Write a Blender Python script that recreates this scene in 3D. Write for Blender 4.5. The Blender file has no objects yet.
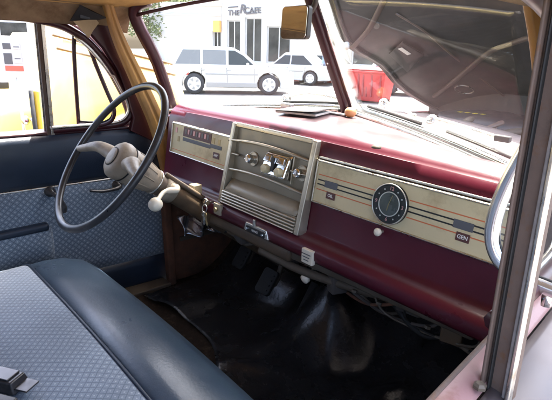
import bpy, bmesh, math, random
from mathutils import Vector, Matrix
from math import sin, cos, pi, radians

random.seed(7)
scene = bpy.context.scene
COL = scene.collection

# ---------------------------------------------------------------- camera
CAM = Vector((1.0208, -.8678, 1.3159))
YAW, PITCH, ROLL, FPX = radians(48.46), radians(17.74), radians(1.57), 484.85
_h = Vector((-sin(YAW), cos(YAW), 0)); _z = Vector((0, 0, 1))
FW = _h * cos(PITCH) - _z * sin(PITCH)
UP0 = _h * sin(PITCH) + _z * cos(PITCH)
RT0 = FW.cross(UP0)
RT = RT0 * cos(ROLL) + UP0 * sin(ROLL)
UP = -RT0 * sin(ROLL) + UP0 * cos(ROLL)
cd = bpy.data.cameras.new('camera')
cam = bpy.data.objects.new('camera', cd); COL.objects.link(cam)
m = Matrix((RT, UP, -FW)).transposed().to_4x4(); m.translation = CAM
cam.matrix_world = m
cd.sensor_width = 36; cd.lens = FPX / 552 * 36; cd.clip_start = .02; cd.clip_end = 600
scene.camera = cam

# ---------------------------------------------------------------- light
SUN_EL, SUN_AZ = radians(68), radians(-28)        # azimuth measured from +Y (car's nose) clockwise to +X
EXPOSURE = 3.55
w = bpy.data.worlds.new('World'); scene.world = w; w.use_nodes = True
nt = w.node_tree; bg = nt.nodes['Background']
sky = nt.nodes.new('ShaderNodeTexSky'); sky.sky_type = 'NISHITA'; sky.sun_disc = False
sky.sun_elevation = SUN_EL; sky.sun_rotation = SUN_AZ; sky.dust_density = 6.0; sky.air_density = .8; sky.ozone_density = .5
nt.links.new(sky.outputs[0], bg.inputs[0]); bg.inputs[1].default_value = .15
sd = bpy.data.lights.new('sun', 'SUN'); sd.energy = 2.3; sd.angle = radians(.6); sd.color = (1, .95, .87)
so = bpy.data.objects.new('sun', sd); COL.objects.link(so)
sdir = Vector((sin(SUN_AZ) * cos(SUN_EL), cos(SUN_AZ) * cos(SUN_EL), sin(SUN_EL)))
so.rotation_euler = sdir.to_track_quat('Z', 'Y').to_euler(); so.location = (4, -4, 8)
vs = scene.view_settings; vs.view_transform = 'Standard'; vs.look = 'None'; vs.exposure = EXPOSURE; vs.gamma = 1
vs.use_curve_mapping = False

# ---------------------------------------------------------------- pixel -> point
def ray(x, y): return FW + RT * ((x - 276) / FPX) - UP * ((y - 200) / FPX)
def P(x, y, ax, v):
    r = ray(x, y); return CAM + r * ((v - CAM[ax]) / r[ax])
def PD(x, y, dep): return CAM + ray(x, y) * dep

# ---------------------------------------------------------------- materials
MATS = {}
def mat(name, col, rough=.5, metal=0., spec=.5, noise=None, bump=None, coat=0., second=None, emit=None):
    """principled material; noise=(scale, amount) varies the value, second=(colour, scale, lo, hi) mixes in a wear colour, bump=(scale, strength)"""
    m = bpy.data.materials.new(name); m.use_nodes = True; t = m.node_tree; b = t.nodes['Principled BSDF']
    b.inputs['Base Color'].default_value = (*col, 1); b.inputs['Roughness'].default_value = rough
    b.inputs['Metallic'].default_value = metal; b.inputs['Specular IOR Level'].default_value = spec
    b.inputs['Coat Weight'].default_value = coat; b.inputs['Coat Roughness'].default_value = .08
    tc = t.nodes.new('ShaderNodeTexCoord'); out = None
    def nz(scale, detail=5., ro=.6):
        n = t.nodes.new('ShaderNodeTexNoise'); n.inputs['Scale'].default_value = scale; n.inputs['Detail'].default_value = detail
        n.inputs['Roughness'].default_value = ro; t.links.new(tc.outputs['Object'], n.inputs['Vector']); return n
    def rng(sock, a, bb, c, d):
        r = t.nodes.new('ShaderNodeMapRange'); t.links.new(sock, r.inputs[0])
        for i, v in enumerate((a, bb, c, d)): r.inputs[i + 1].default_value = v
        return r.outputs[0]
    if noise:
        n = nz(noise[0]); hv = t.nodes.new('ShaderNodeHueSaturation'); hv.inputs['Color'].default_value = (*col, 1)
        t.links.new(rng(n.outputs[0], .25, .75, 1 - noise[1], 1 + noise[1]), hv.inputs['Value']); out = hv.outputs[0]
        t.links.new(rng(n.outputs[0], .3, .7, max(0, rough - .08), min(1, rough + .1)), b.inputs['Roughness'])
    if second:
        n = nz(second[1], 8, .65); mx = t.nodes.new('ShaderNodeMix'); mx.data_type = 'RGBA'
        t.links.new(rng(n.outputs[0], second[2], second[3], 0, 1), mx.inputs[0])
        if out: t.links.new(out, mx.inputs[6])
        else: mx.inputs[6].default_value = (*col, 1)
        mx.inputs[7].default_value = (*second[0], 1); out = mx.outputs[2]
    if out: t.links.new(out, b.inputs['Base Color'])
    if bump:
        n = nz(bump[0]); bp = t.nodes.new('ShaderNodeBump'); bp.inputs['Strength'].default_value = bump[1]; bp.inputs['Distance'].default_value = .004
        t.links.new(n.outputs[0], bp.inputs['Height']); t.links.new(bp.outputs[0], b.inputs['Normal'])
    if emit:
        b.inputs['Emission Color'].default_value = (*emit[0], 1); b.inputs['Emission Strength'].default_value = emit[1]
    MATS[name] = m; return m

mat('maroon', (.074, .0070, .017), .33, spec=.35, noise=(6, .16), coat=.10, second=((.085, .016, .022), 38, .60, .85), bump=(160, .03))
mat('maroon_dull', (.040, .007, .011), .36, noise=(9, .2), second=((.06, .03, .02), 24, .58, .85))
mat('maroon_faded_lit', (.215, .12, .115), .45, noise=(5, .16), second=((.16, .07, .055), 22, .56, .72), bump=(60, .2))  # faded maroon, with bright daylight mixed into its pink
mat('gold_trim', (.37, .205, .06), .38, noise=(14, .15), second=((.15, .07, .025), 7, .46, .8), bump=(90, .1))
mat('champagne', (.50, .44, .34), .34, .75, noise=(30, .15), second=((.26, .2, .13), 24, .56, .78))
mat('bright_trim', (.86, .86, .85), .2, .92, noise=(20, .08))
mat('sill_grey', (.055, .046, .048), .4, noise=(6, .2), second=((.06, .045, .042), 14, .54, .75))
mat('headliner', (.42, .26, .09), .9, spec=.15, noise=(7, .14), second=((.19, .10, .04), 5, .5, .74), bump=(500, .25))
mat('old_cloth', (.22, .155, .095), .95, spec=.1, noise=(11, .25), second=((.09, .055, .03), 7, .47, .7), bump=(420, .35))
mat('torn_cloth', (.36, .29, .19), .95, spec=.1, noise=(16, .2), bump=(420, .3))
mat('black_void', (.008, .009, .012), .7)
mat('navy_vinyl', (.012, .022, .042), .42, spec=.5, noise=(10, .2), bump=(240, .14))
mat('seat_vinyl', (.023, .040, .066), .32, spec=.5, noise=(4, .2), second=((.045, .068, .10), 3, .42, .9), bump=(120, .12))
mat('chrome', (.82, .82, .80), .11, 1., noise=(25, .06))
mat('worn_chrome', (.66, .63, .56), .3, 1., noise=(40, .2), second=((.34, .28, .2), 30, .58, .75))
mat('bronze_metal', (.25, .215, .155), .42, .3, noise=(26, .12), second=((.12, .095, .065), 18, .58, .8))
mat('shelf_tan', (.38, .325, .235), .45, .2, noise=(20, .12))
mat('cream', (.62, .525, .315), .34, noise=(9, .07), second=((.36, .27, .14), 10, .50, .72))
mat('print_orange', (.62, .16, .06), .5); mat('print_black', (.015, .015, .016), .5); mat('print_grey', (.095, .095, .105), .4)
mat('print_white', (.75, .72, .68), .5); mat('print_pink', (.72, .36, .34), .5); mat('print_brown', (.10, .035, .03), .5)
mat('dial_grey', (.085, .095, .09), .3, noise=(30, .3)); mat('hand_brass', (.36, .27, .13), .4, .4)
mat('wheel_black', (.03, .03, .033), .33, noise=(18, .2), second=((.14, .13, .12), 16, .56, .85))
mat('hub_beige', (.31, .255, .19), .5, noise=(20, .2), second=((.13, .095, .065), 18, .48, .76), bump=(110, .25))
mat('column_brown', (.105, .068, .04), .5, noise=(16, .2), second=((.07, .045, .03), 20, .52, .75), bump=(80, .15))
mat('ivory', (.72, .64, .5), .3, noise=(20, .08))
mat('rubber_mat', (.017, .017, .018), .24, spec=.5, noise=(8, .3), second=((.032, .030, .029), 5, .45, 1.0), bump=(70, .3))
mat('carpet_brown', (.032, .022, .016), .97, spec=.1, noise=(40, .4), second=((.12, .085, .055), 20, .55, .8), bump=(260, .7))
mat('rust', (.14, .056, .03), .88, noise=(13, .35), second=((.06, .034, .022), 8, .46, .70), bump=(60, .5))
mat('rust_channel', (.095, .064, .050), .7, noise=(30, .2), second=((.10, .048, .022), 55, .54, .72), bump=(90, .3))
mat('black_rubber', (.009, .009, .009), .7, noise=(30, .3))
mat('felt_grey', (.20, .185, .18), .85, noise=(60, .3))
mat('dark_steel', (.10, .10, .105), .3, .7, noise=(30, .2))
mat('foil', (.62, .63, .66), .22, .9, bump=(45, 1.0))
mat('dirty_metal', (.095, .075, .055), .6, .3, noise=(22, .3), second=((.2, .17, .13), 15, .58, .75))
mat('steel', (.4, .4, .4), .35, .9, noise=(30, .2))
mat('primer_hood', (.012, .009, .0085), .45, noise=(3, .3), second=((.045, .032, .027), 4, .48, .72), bump=(30, .1))
mat('hood_brace', (.075, .048, .037), .5, noise=(10, .2))
mat('sticker', (.8, .78, .7), .5); mat('engine_black', (.018, .018, .018), .45, noise=(9, .3)); mat('cowl_grey', (.17, .15, .15), .38, noise=(6, .2), second=((.09, .07, .07), 9, .48, .75))
mat('yellow_print', (.6, .45, .03), .5)
mat('orange_knob', (.55, .26, .11), .35); mat('paper_dark', (.06, .05, .048), .6, noise=(20, .2)); mat('paper_edge', (.55, .5, .45), .8)
mat('mirror', (.92, .92, .9), .02, 1.); mat('mirror_back', (.05, .045, .04), .4)
mat('fibre', (.06, .05, .045), .9)
# outdoors
mat('asphalt', (.145, .14, .132), .9, noise=(.6, .15), second=((.09, .086, .08), 1.1, .48, .7), bump=(40, .3))
mat('pavement', (.30, .285, .26), .9, noise=(1.2, .1)); mat('red_paint', (.55, .08, .06), .6, noise=(3, .15))
mat('white_car', (.56, .56, .54), .3, coat=.5); mat('silver_trim', (.26, .255, .24), .4); mat('car_glass', (.035, .04, .04), .15, spec=.22)
mat('glare_glass', (.15, .15, .145), .15, spec=.4)  # rear side windows: overexposed glare painted into the glass colour
mat('tyre', (.025, .025, .027), .8, noise=(20, .2)); mat('rim', (.55, .55, .56), .35, .6); mat('lamp_red', (.4, .03, .02), .3); mat('lamp_clear', (.7, .7, .68), .15)
mat('yellow_car', (.78, .54, .06), .35, coat=.4, noise=(1.2, .05)); mat('cream_car', (.82, .64, .24), .35, coat=.4); mat('stripe_brown', (.17, .085, .02), .5)
mat('wall_white', (.52, .505, .475), .9, noise=(.7, .05)); mat('wall_cream', (.46, .41, .33), .9, noise=(.7, .06)); mat('frame_grey', (.45, .44, .42), .5)
mat('shop_glass', (.05, .05, .045), .1, spec=.35, noise=(.8, .6)); mat('sign_dark', (.10, .095, .10), .6); mat('awning_orange', (.75, .36, .10), .8)
mat('post_grey', (.42, .42, .42), .5, .3); mat('bin_red', (.42, .02, .018), .45, noise=(3, .12)); mat('bin_dark', (.25, .02, .02), .6)
mat('leaf_green', (.10, .13, .05), .7, noise=(8, .4)); mat('leaf_lime', (.24, .34, .05), .7, noise=(8, .4)); mat('bark', (.12, .09, .06), .9, noise=(9, .3))
mat('pot', (.35, .17, .10), .8); mat('skin', (.48, .30, .22), .6); mat('shirt_blue', (.13, .2, .36), .8); mat('trousers', (.12, .13, .17), .8); mat('hair', (.05, .035, .025), .7)
mat('grey_car', (.40, .40, .40), .3, coat=.5); mat('poster_red', (.55, .10, .06), .6); mat('poster_dark', (.075, .07, .07), .6)

def fabric(name, axes, base, line, dot, period, lw=.15, dr=.13, ang=45):
    """woven upholstery: diagonal lattice with a pale fleck in each cell; axes picks the object-space plane"""
    m = bpy.data.materials.new(name); m.use_nodes = True; t = m.node_tree; b = t.nodes['Principled BSDF']
    b.inputs['Roughness'].default_value = .85; b.inputs['Specular IOR Level'].default_value = .2
    b.inputs['Sheen Weight'].default_value = .25
    N = t.nodes.new; L = t.links.new
    tc = N('ShaderNodeTexCoord'); sp = N('ShaderNodeSeparateXYZ'); L(tc.outputs['Object'], sp.inputs[0])
    def mth(op, a, bb=None, c=None):
        n = N('ShaderNodeMath'); n.operation = op
        for i, v in enumerate((a, bb, c)):
            if v is None: continue
            if isinstance(v, (int, float)): n.inputs[i].default_value = v
            else: L(v, n.inputs[i])
        return n.outputs[0]
    u, v = sp.outputs[axes[0]], sp.outputs[axes[1]]
    nz = N('ShaderNodeTexNoise'); nz.inputs['Scale'].default_value = 14; L(tc.outputs['Object'], nz.inputs['Vector'])
    nz.inputs['Scale'].default_value = 9; nz.inputs['Detail'].default_value = 4; wob = mth('MULTIPLY', mth('SUBTRACT', nz.outputs[0], .5), .014)
    u = mth('ADD', u, wob); v = mth('ADD', v, wob)
    ca, sa = cos(radians(ang)) / period, sin(radians(ang)) / period
    a = mth('ADD', mth('MULTIPLY', u, ca), mth('MULTIPLY', v, sa)); c = mth('SUBTRACT', mth('MULTIPLY', v, ca), mth('MULTIPLY', u, sa))
    fa, fc = mth('FRACT', a), mth('FRACT', c)
    da, dc = mth('ABSOLUTE', mth('SUBTRACT', fa, .5)), mth('ABSOLUTE', mth('SUBTRACT', fc, .5))
    ln = mth('SMOOTH_MAX', mth('GREATER_THAN', da, .5 - lw / 2), mth('GREATER_THAN', dc, .5 - lw / 2), 0.)
    r2 = mth('SQRT', mth('ADD', mth('MULTIPLY', da, da), mth('MULTIPLY', dc, dc)))
    dt = mth('LESS_THAN', r2, dr)
    fine = N('ShaderNodeTexNoise'); fine.inputs['Scale'].default_value = 450; L(tc.outputs['Object'], fine.inputs['Vector'])
    big = N('ShaderNodeTexNoise'); big.inputs['Scale'].default_value = 5; big.inputs['Detail'].default_value = 6; L(tc.outputs['Object'], big.inputs['Vector'])
    def mix(f, A, B):
        n = N('ShaderNodeMix'); n.data_type = 'RGBA'
        L(f, n.inputs[0])
        for i, q in ((6, A), (7, B)):
            if isinstance(q, tuple): n.inputs[i].default_value = (*q, 1)
            else: L(q, n.inputs[i])
        return n.outputs[2]
    c1 = mix(ln, base, line); c2 = mix(dt, c1, dot)
    hv = N('ShaderNodeHueSaturation'); L(c2, hv.inputs['Color'])
    L(mth('ADD', mth('MULTIPLY', big.outputs[0], .7), mth('ADD', mth('MULTIPLY', fine.outputs[0], .5), .4)), hv.inputs['Value'])
    L(hv.outputs[0], b.inputs['Base Color'])
    bp = N('ShaderNodeBump'); bp.inputs['Strength'].default_value = .35; bp.inputs['Distance'].default_value = .002
    L(mth('ADD', mth('ADD', mth('MULTIPLY', ln, -1.), mth('MULTIPLY', big.outputs[0], 9.)), fine.outputs[0]), bp.inputs['Height']); L(bp.outputs[0], b.inputs['Normal'])
    MATS[name] = m
def dust(name, col, lo, hi, amt, scale=9.):
    """settled dust on faces that look up"""
    m = MATS[name]; t = m.node_tree; b = t.nodes['Principled BSDF']; N = t.nodes.new; L = t.links.new
    src = b.inputs['Base Color'].links[0].from_socket; ge = N('ShaderNodeNewGeometry'); sp = N('ShaderNodeSeparateXYZ'); L(ge.outputs['Normal'], sp.inputs[0])
    r = N('ShaderNodeMapRange'); L(sp.outputs[2], r.inputs[0])
    for i, v in enumerate((lo, hi, 0, 1)): r.inputs[i + 1].default_value = v
    tc = N('ShaderNodeTexCoord'); nz = N('ShaderNodeTexNoise'); nz.inputs['Scale'].default_value = scale; nz.inputs['Detail'].default_value = 9; nz.inputs['Roughness'].default_value = .7; L(tc.outputs['Object'], nz.inputs['Vector'])
    r2 = N('ShaderNodeMapRange'); L(nz.outputs[0], r2.inputs[0])
    for i, v in enumerate((.3, .7, amt * .6, amt * 1.3)): r2.inputs[i + 1].default_value = v
    mu = N('ShaderNodeMath'); mu.operation = 'MULTIPLY'; L(r.outputs[0], mu.inputs[0]); L(r2.outputs[0], mu.inputs[1])
    mx = N('ShaderNodeMix'); mx.data_type = 'RGBA'; L(mu.outputs[0], mx.inputs[0]); L(src, mx.inputs[6]); mx.inputs[7].default_value = (*col, 1)
    L(mx.outputs[2], b.inputs['Base Color'])
dust('maroon', (.165, .142, .138), .86, .985, .46)
fabric('seat_fabric', (0, 1), (.185, .228, .288), (.12, .152, .20), (.32, .362, .415), .0145)
fabric('door_fabric', (1, 2), (.18, .232, .295), (.10, .132, .175), (.43, .475, .52), .0160)

def glass(name, film, filmcol=(.75, .72, .68), tint=(.94, .96, .95), scale=6., streak=1.):
    m = bpy.data.materials.new(name); m.use_nodes = True; t = m.node_tree; N = t.nodes.new; L = t.links.new
    t.nodes.remove(t.nodes['Principled BSDF']); o = t.nodes['Material Output']
    tr = N('ShaderNodeBsdfTransparent'); tr.inputs[0].default_value = (*tint, 1)
    gl = N('ShaderNodeBsdfGlossy'); gl.inputs['Roughness'].default_value = .02
    df = N('ShaderNodeBsdfDiffuse'); df.inputs[0].default_value = (*filmcol, 1)
    tl = N('ShaderNodeBsdfTranslucent'); tl.inputs[0].default_value = (*filmcol, 1)
    fr = N('ShaderNodeFresnel'); fr.inputs[0].default_value = 1.45
    tc = N('ShaderNodeTexCoord'); mp = N('ShaderNodeMapping'); mp.inputs['Scale'].default_value = (1, 1, streak); L(tc.outputs['Object'], mp.inputs[0])
    nz = N('ShaderNodeTexNoise'); nz.inputs['Scale'].default_value = scale; nz.inputs['Detail'].default_value = 9; nz.inputs['Roughness'].default_value = .7; L(mp.outputs[0], nz.inputs['Vector'])
    r = N('ShaderNodeMapRange'); L(nz.outputs[0], r.inputs[0])
    for i, v in enumerate((.3, .75, film * .5, film * 1.7)): r.inputs[i + 1].default_value = v
    md = N('ShaderNodeMixShader'); md.inputs[0].default_value = .5; L(df.outputs[0], md.inputs[1]); L(tl.outputs[0], md.inputs[2])
    ge = N('ShaderNodeNewGeometry'); iv = N('ShaderNodeMath'); iv.operation = 'SUBTRACT'; iv.inputs[0].default_value = 1; L(ge.outputs['Backfacing'], iv.inputs[1]); mu = N('ShaderNodeMath'); mu.operation = 'MULTIPLY'; L(fr.outputs[0], mu.inputs[0]); L(iv.outputs[0], mu.inputs[1])
    m1 = N('ShaderNodeMixShader'); L(mu.outputs[0], m1.inputs[0]); L(tr.outputs[0], m1.inputs[1]); L(gl.outputs[0], m1.inputs[2])
    m2 = N('ShaderNodeMixShader'); L(r.outputs[0], m2.inputs[0]); L(m1.outputs[0], m2.inputs[1]); L(md.outputs[0], m2.inputs[2])
    L(m2.outputs[0], o.inputs[0]); MATS[name] = m
glass('windshield_glass', .0035, scale=5.)
glass('vent_glass', .05)
glass('lens_glass', .002, scale=30.)

# ---------------------------------------------------------------- mesh helpers
class B:
    """collects verts/faces of one mesh"""
    def __init__(s): s.v = []; s.f = []
    def add(s, vs, fs):
        o = len(s.v); s.v += [Vector(v) for v in vs]; s.f += [tuple(i + o for i in f) for f in fs]; return s
    def hexa(s, p): return s.add(p, [(0, 3, 2, 1), (4, 5, 6, 7), (0, 1, 5, 4), (1, 2, 6, 5), (2, 3, 7, 6), (3, 0, 4, 7)])
    def box(s, c, d, M=None):
        x, y, z = [q / 2 for q in d]
        p = [Vector(q) for q in ((-x, -y, -z), (x, -y, -z), (x, y, -z), (-x, y, -z), (-x, -y, z), (x, -y, z), (x, y, z), (-x, y, z))]
        if M: p = [M @ q for q in p]
        return s.hexa([q + Vector(c) for q in p])
    def bar(s, a, b, wx, wy, up=(0, 0, 1)):
        a, b = Vector(a), Vector(b); d = (b - a).normalized(); u = Vector(up)
        if abs(d.dot(u)) > .98: u = Vector((0, 1, 0))
        r = d.cross(u).normalized() * wx / 2; u = r.cross(d).normalized() * wy / 2
        return s.hexa([a - r - u, a + r - u, b + r - u, b - r - u, a - r + u, a + r + u, b + r + u, b - r + u])
    def tube(s, pts, r, n=10, cap=True, closed=False, flat=1.):
        pts = [Vector(p) for p in pts]; m = len(pts); rs = r if isinstance(r, (list, tuple)) else [r] * m
        rings = []; prev = None
        for i, p in enumerate(pts):
            if closed: d = pts[(i + 1) % m] - pts[i - 1]
            else: d = pts[min(i + 1, m - 1)] - pts[max(i - 1, 0)]
            d.normalize()
            if prev is None:
                u = Vector((0, 0, 1)) if abs(d.z) < .9 else Vector((0, 1, 0)); u = (u - d * u.dot(d)).normalized()
            else: u = (prev - d * prev.dot(d)).normalized()
            prev = u; q = d.cross(u)
            rings.append([p + (u * cos(2 * pi * k / n) * flat + q * sin(2 * pi * k / n)) * rs[i] for k in range(n)])
        return s.rings(rings, cap and not closed, True, closed)
    def rings(s, R, cap=True, wrap=True, closed=False):
        n = len(R[0]); vs = [v for r in R for v in r]; fs = []
        for i in range(len(R) if closed else len(R) - 1):
            j = (i + 1) % len(R)
            for k in range(n if wrap else n - 1):
                l = (k + 1) % n; fs.append((i * n + k, i * n + l, j * n + l, j * n + k))
        if cap: fs.append(tuple(range(n - 1, -1, -1))); fs.append(tuple((len(R) - 1) * n + k for k in range(n)))
        return s.add(vs, fs)
    def grid(s, fn, nu, nv):
        vs = [fn(i / nu, j / nv) for j in range(nv + 1) for i in range(nu + 1)]
        return s.add(vs, [(j * (nu + 1) + i, j * (nu + 1) + i + 1, (j + 1) * (nu + 1) + i + 1, (j + 1) * (nu + 1) + i) for j in range(nv) for i in range(nu)])
    def prism(s, poly, off):
        off = Vector(off); a = [Vector(p) for p in poly]; n = len(a)
        return s.add(a + [p + off for p in a], [tuple(range(n - 1, -1, -1)), tuple(range(n, 2 * n))] + [(i, (i + 1) % n, n + (i + 1) % n, n + i) for i in range(n)])
    def lathe(s, prof, c, axis, n=24):
        ax = Vector(axis).normalized(); u = ax.orthogonal().normalized(); q = ax.cross(u); c = Vector(c)
        return s.rings([[c + ax * h + (u * cos(2 * pi * k / n) + q * sin(2 * pi * k / n)) * max(r, 1e-4) for k in range(n)] for r, h in prof])
    def mirror(s):
        s.v = [Vector((-v.x, v.y, v.z)) for v in s.v]; s.f = [tuple(reversed(f)) for f in s.f]; return s
    def obj(s, name, mt, parent=None, smooth=False, bevel=0., solid=0., sub=0, seg=2):
        me = bpy.data.meshes.new(name); me.from_pydata([v[:] for v in s.v], [], s.f); me.validate()
        bm = bmesh.new(); bm.from_mesh(me); bmesh.ops.recalc_face_normals(bm, faces=bm.faces); bm.to_mesh(me); bm.free()
        me.materials.append(MATS[mt])
        if smooth:
            for p in me.polygons: p.use_smooth = True
        o = bpy.data.objects.new(name, me); COL.objects.link(o)
        if parent: o.parent = parent
        if solid: q = o.modifiers.new('s', 'SOLIDIFY'); q.thickness = abs(solid); q.offset = 1 if solid > 0 else -1
        if bevel: q = o.modifiers.new('b', 'BEVEL'); q.width = bevel; q.segments = seg; q.limit_method = 'ANGLE'; q.angle_limit = radians(35)
        if sub: q = o.modifiers.new('u', 'SUBSURF'); q.levels = q.render_levels = sub
        if bevel and not smooth:
            for p in me.polygons: p.use_smooth = True
            q = o.modifiers.new('w', 'WEIGHTED_NORMAL')
        return o
def empty(name, loc=(0, 0, 0), rz=0, label=None, cat=None, group=None):
    o = bpy.data.objects.new(name, None); COL.objects.link(o); o.location = loc; o.rotation_euler = (0, 0, rz); o.empty_display_size = .1
    return tag(o, label, cat, group)
def tag(o, label=None, cat=None, group=None, kind=None):
    for k, v in (('label', label), ('category', cat), ('group', group), ('kind', kind)):
        if v: o[k] = v
    return o
def spline(pts, n=8):
    pts = [Vector(p) for p in pts]; out = []
    for i in range(len(pts) - 1):
        p0, p1, p2, p3 = pts[max(i - 1, 0)], pts[i], pts[i + 1], pts[min(i + 2, len(pts) - 1)]
        for k in range(n):
            t = k / n
            out.append(.5 * ((2 * p1) + (p2 - p0) * t + (2 * p0 - 5 * p1 + 4 * p2 - p3) * t * t + (3 * p1 - p0 - 3 * p2 + p3) * t ** 3))
    return out + [pts[-1]]
def lerp(a, b, t): return a + (b - a) * t
def smst(a, b, x): t = min(1, max(0, (x - a) / (b - a))); return t * t * (3 - 2 * t)
def interp(tab, x):
    if x <= tab[0][0]: return tab[0][1]
    for (a, va), (b, vb) in zip(tab, tab[1:]):
        if x <= b: return va + (vb - va) * (x - a) / (b - a)
    return tab[-1][1]
def textmesh(body, size, M, mt, name, parent, depth=.0006, shear=0.):
    c = bpy.data.curves.new(name, 'FONT'); c.body = body; c.size = size; c.align_x = 'CENTER'; c.align_y = 'CENTER'; c.extrude = depth; c.resolution_u = 3; c.shear = shear; c.offset = size * .012
    t = bpy.data.objects.new(name, c); COL.objects.link(t); bpy.context.view_layer.update()
    me = bpy.data.meshes.new_from_object(t.evaluated_get(bpy.context.evaluated_depsgraph_get()))
    bpy.data.objects.remove(t); me.transform(M); me.materials.clear(); me.materials.append(MATS[mt])
    o = bpy.data.objects.new(name, me); COL.objects.link(o); o.parent = parent; return o

# ================================================================ the ground
def gz(x, y):
    s = -x * .75 + y * .66
    return -.42 * smst(2.5, 15, s)
def ground(u, v):
    x = lerp(-110, 60, u); y = lerp(-60, 110, v); return (x, y, gz(x, y))
tag(B().grid(ground, 85, 85).obj('ground', 'asphalt', smooth=True), kind='structure')

# ================================================================ the car
CAR = empty('vintage_car', (0, 0, 0), 0, 'maroon vintage car seen inside from the passenger window, blue seat and gold trim', 'car')

# ---- windshield and pillars
def wsb(x):  # base line of the glass
    a = abs(x) / .72; return Vector((x, .355 - .21 * a - .035 * a * a, 1.122 - .03 * a - .035 * a * a))
def wst(x):  # top line
    a = abs(x) / .69; return Vector((x, .145 - .10 * a - .075 * a ** 3, 1.455 - .025 * a - .04 * a ** 3))
def pane(sg):
    def fn(u, v):
        b = wsb(sg * lerp(.02, .715, u)); t = wst(sg * lerp(.02, .672, u)); return b.lerp(t, v)
    return B().grid(fn, 10, 8)
ws = None
for sg in (-1, 1):
    g = pane(sg).obj('windshield_pane', 'windshield_glass', CAR, True, solid=.004)
    fr = B().tube([wsb(sg * .02 + sg * .70 * i / 14) + Vector((0, -.006, -.002)) for i in range(15)], .008, 8).obj('glass_seal', 'black_rubber', g, True)
    B().tube([wsb(sg * .03 + sg * .69 * i / 14) + Vector((0, -.028, .000)) for i in range(15)], .0075, 8).obj('lower_moulding', 'worn_chrome', g, True)
    B().tube([wsb(sg * .03 + sg * .69 * i / 14) + Vector((0, .02, .006)) for i in range(15)], .009, 8).obj('outer_moulding', 'chrome', g, True)
    # windshield pillar: maroon reveal + gold garnish moulding
    top, bot = Vector((sg * .697, -.04, 1.405)), Vector((sg * .728, .118, 1.04))
    pts = spline([bot + Vector((0, .01, -.04)), bot, bot.lerp(top, .55) + Vector((0, .015, 0)), top, top + Vector((-sg * .05, .03, .045))], 6)
    pl = B().tube(pts, .0185, 10, flat=1.3).obj('windshield_pillar', 'maroon_dull', CAR, True)
    gp = spline([(sg * .70, -.115, 1.425), (sg * .715, -.055, 1.31), (sg * .727, .005, 1.15), (sg * .728, .045, 1.0), (sg * .71, .055, .88), (sg * .69, .05, .74)], 7)
    if sg < 0: gp = spline([P(104, -8, 0, -.685), P(110, 14, 0, -.70), P(119, 40, 0, -.71), P(138, 81, 0, -.715), P(157, 124, 0, -.71), P(167, 163, 0, -.70), P(174, 195, 0, -.69)], 7)
    R = []
    for i, p in enumerate(gp):
        d = (gp[min(i + 1, len(gp) - 1)] - gp[max(i - 1, 0)]).normalized(); q = Vector((-sg, 0, 0)); q = (q - d * q.dot(d)).normalized(); e = d.cross(q)
        if e.y > 0: e = -e
        wd = lerp(.030, .040, i / len(gp)) if sg > 0 else lerp(.019, .036, smst(.1, .7, i / len(gp)))
        R.append([p + q * .0 + e * wd, p + q * .014 + e * (wd * .8), p + q * .018 + e * wd * .25, p + q * .012, p + q * .018 - e * wd * .25, p + q * .016 - e * wd * .8, p - e * wd, p - q * .02])
    B().rings(R).obj('garnish_moulding', 'gold_trim', pl, True, bevel=.002)
B().tube(spline([wst(-.70 + 1.4 * i / 16) + Vector((0, -.012, .012)) for i in range(17)], 2), .006, 8).obj('windshield_header', 'maroon_dull', CAR, True)
pa, pb = wsb(0) + Vector((0, -.02, -.01)), wst(0) + Vector((0, -.02, .02))
cp = B().bar(pa, pb, .030, .034, (0, 1, 0)).obj('center_post', 'maroon_dull', CAR, bevel=.008)
B().bar(pa + Vector((.0205, .010, .01)), pb + Vector((.0205, .010, 0)), .011, .026, (0, 1, 0)).obj('chrome_edge', 'chrome', cp, bevel=.002)
B().lathe([(.004, 0), (.004, .003), (.001, .005)], pa.lerp(pb, .42) + Vector((0, -.018, .004)), (0, -1, 0), 10).obj('screw', 'chrome', cp)

apo = [P(x_, y_, 0, -.757) for x_, y_ in ((84, 26), (112, 24), (121, 45), (139, 84), (157, 124), (166, 152), (150, 140), (131, 131), (134, 118), (129, 98), (119, 72), (104, 48))]
for sg in (-1, 1):
    pp = apo if sg < 0 else [Vector((-p.x, p.y, p.z)) for p in apo]
    B().prism(pp, (.028 * sg, 0, 0)).obj('hinge_pillar', 'maroon_dull', CAR, bevel=.004)
# ---- roof, headliner, rails
def roofz(x, y):
    a = abs(x) / .72
    return 1.472 + .075 * smst(-.05, -.6, y) - (.045 + .075 * smst(-.05, -.6, y)) * a ** 3.2 - .12 * smst(-1.5, -2.1, y)
def hl(u, v):
    x = lerp(-.70, .70, u); y0 = wst(x).y - .02; y = lerp(y0, -2.1, v); return (x, y, roofz(x, y) - .006 + (.004 * sin(v * 60) if 0 else 0))
B().grid(hl, 24, 26).obj('headliner', 'headliner', CAR, True, solid=.006)
def rf(u, v):
    x = lerp(-.80, .80, u); y0 = wst(min(.7, abs(x))).y + .03; y = lerp(y0, -2.15, v)
    return (x, y, roofz(min(.72, abs(x)), y) + .05 - .03 * max(0, abs(x) - .72) / .08)
B().grid(rf, 24, 22).obj('roof', 'maroon', CAR, True, solid=.004)
for sg in (-1, 1):
    # cloth-covered rail over the doors
    def rl(u, v):
        y = lerp(-.04, -2.0, u); a = v
        x = lerp(.685, .765, a); z = roofz(.70, y) - .004 - .065 * a ** 1.4 + .012 * sin(pi * a) - .02 * smst(-.25, -.02, y) * a
        return (sg * x, y, z + .003 * sin(31 * y) * sin(pi * a))
    B().grid(rl, 40, 8).obj('roof_rail', 'old_cloth', CAR, True, solid=.008)
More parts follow.
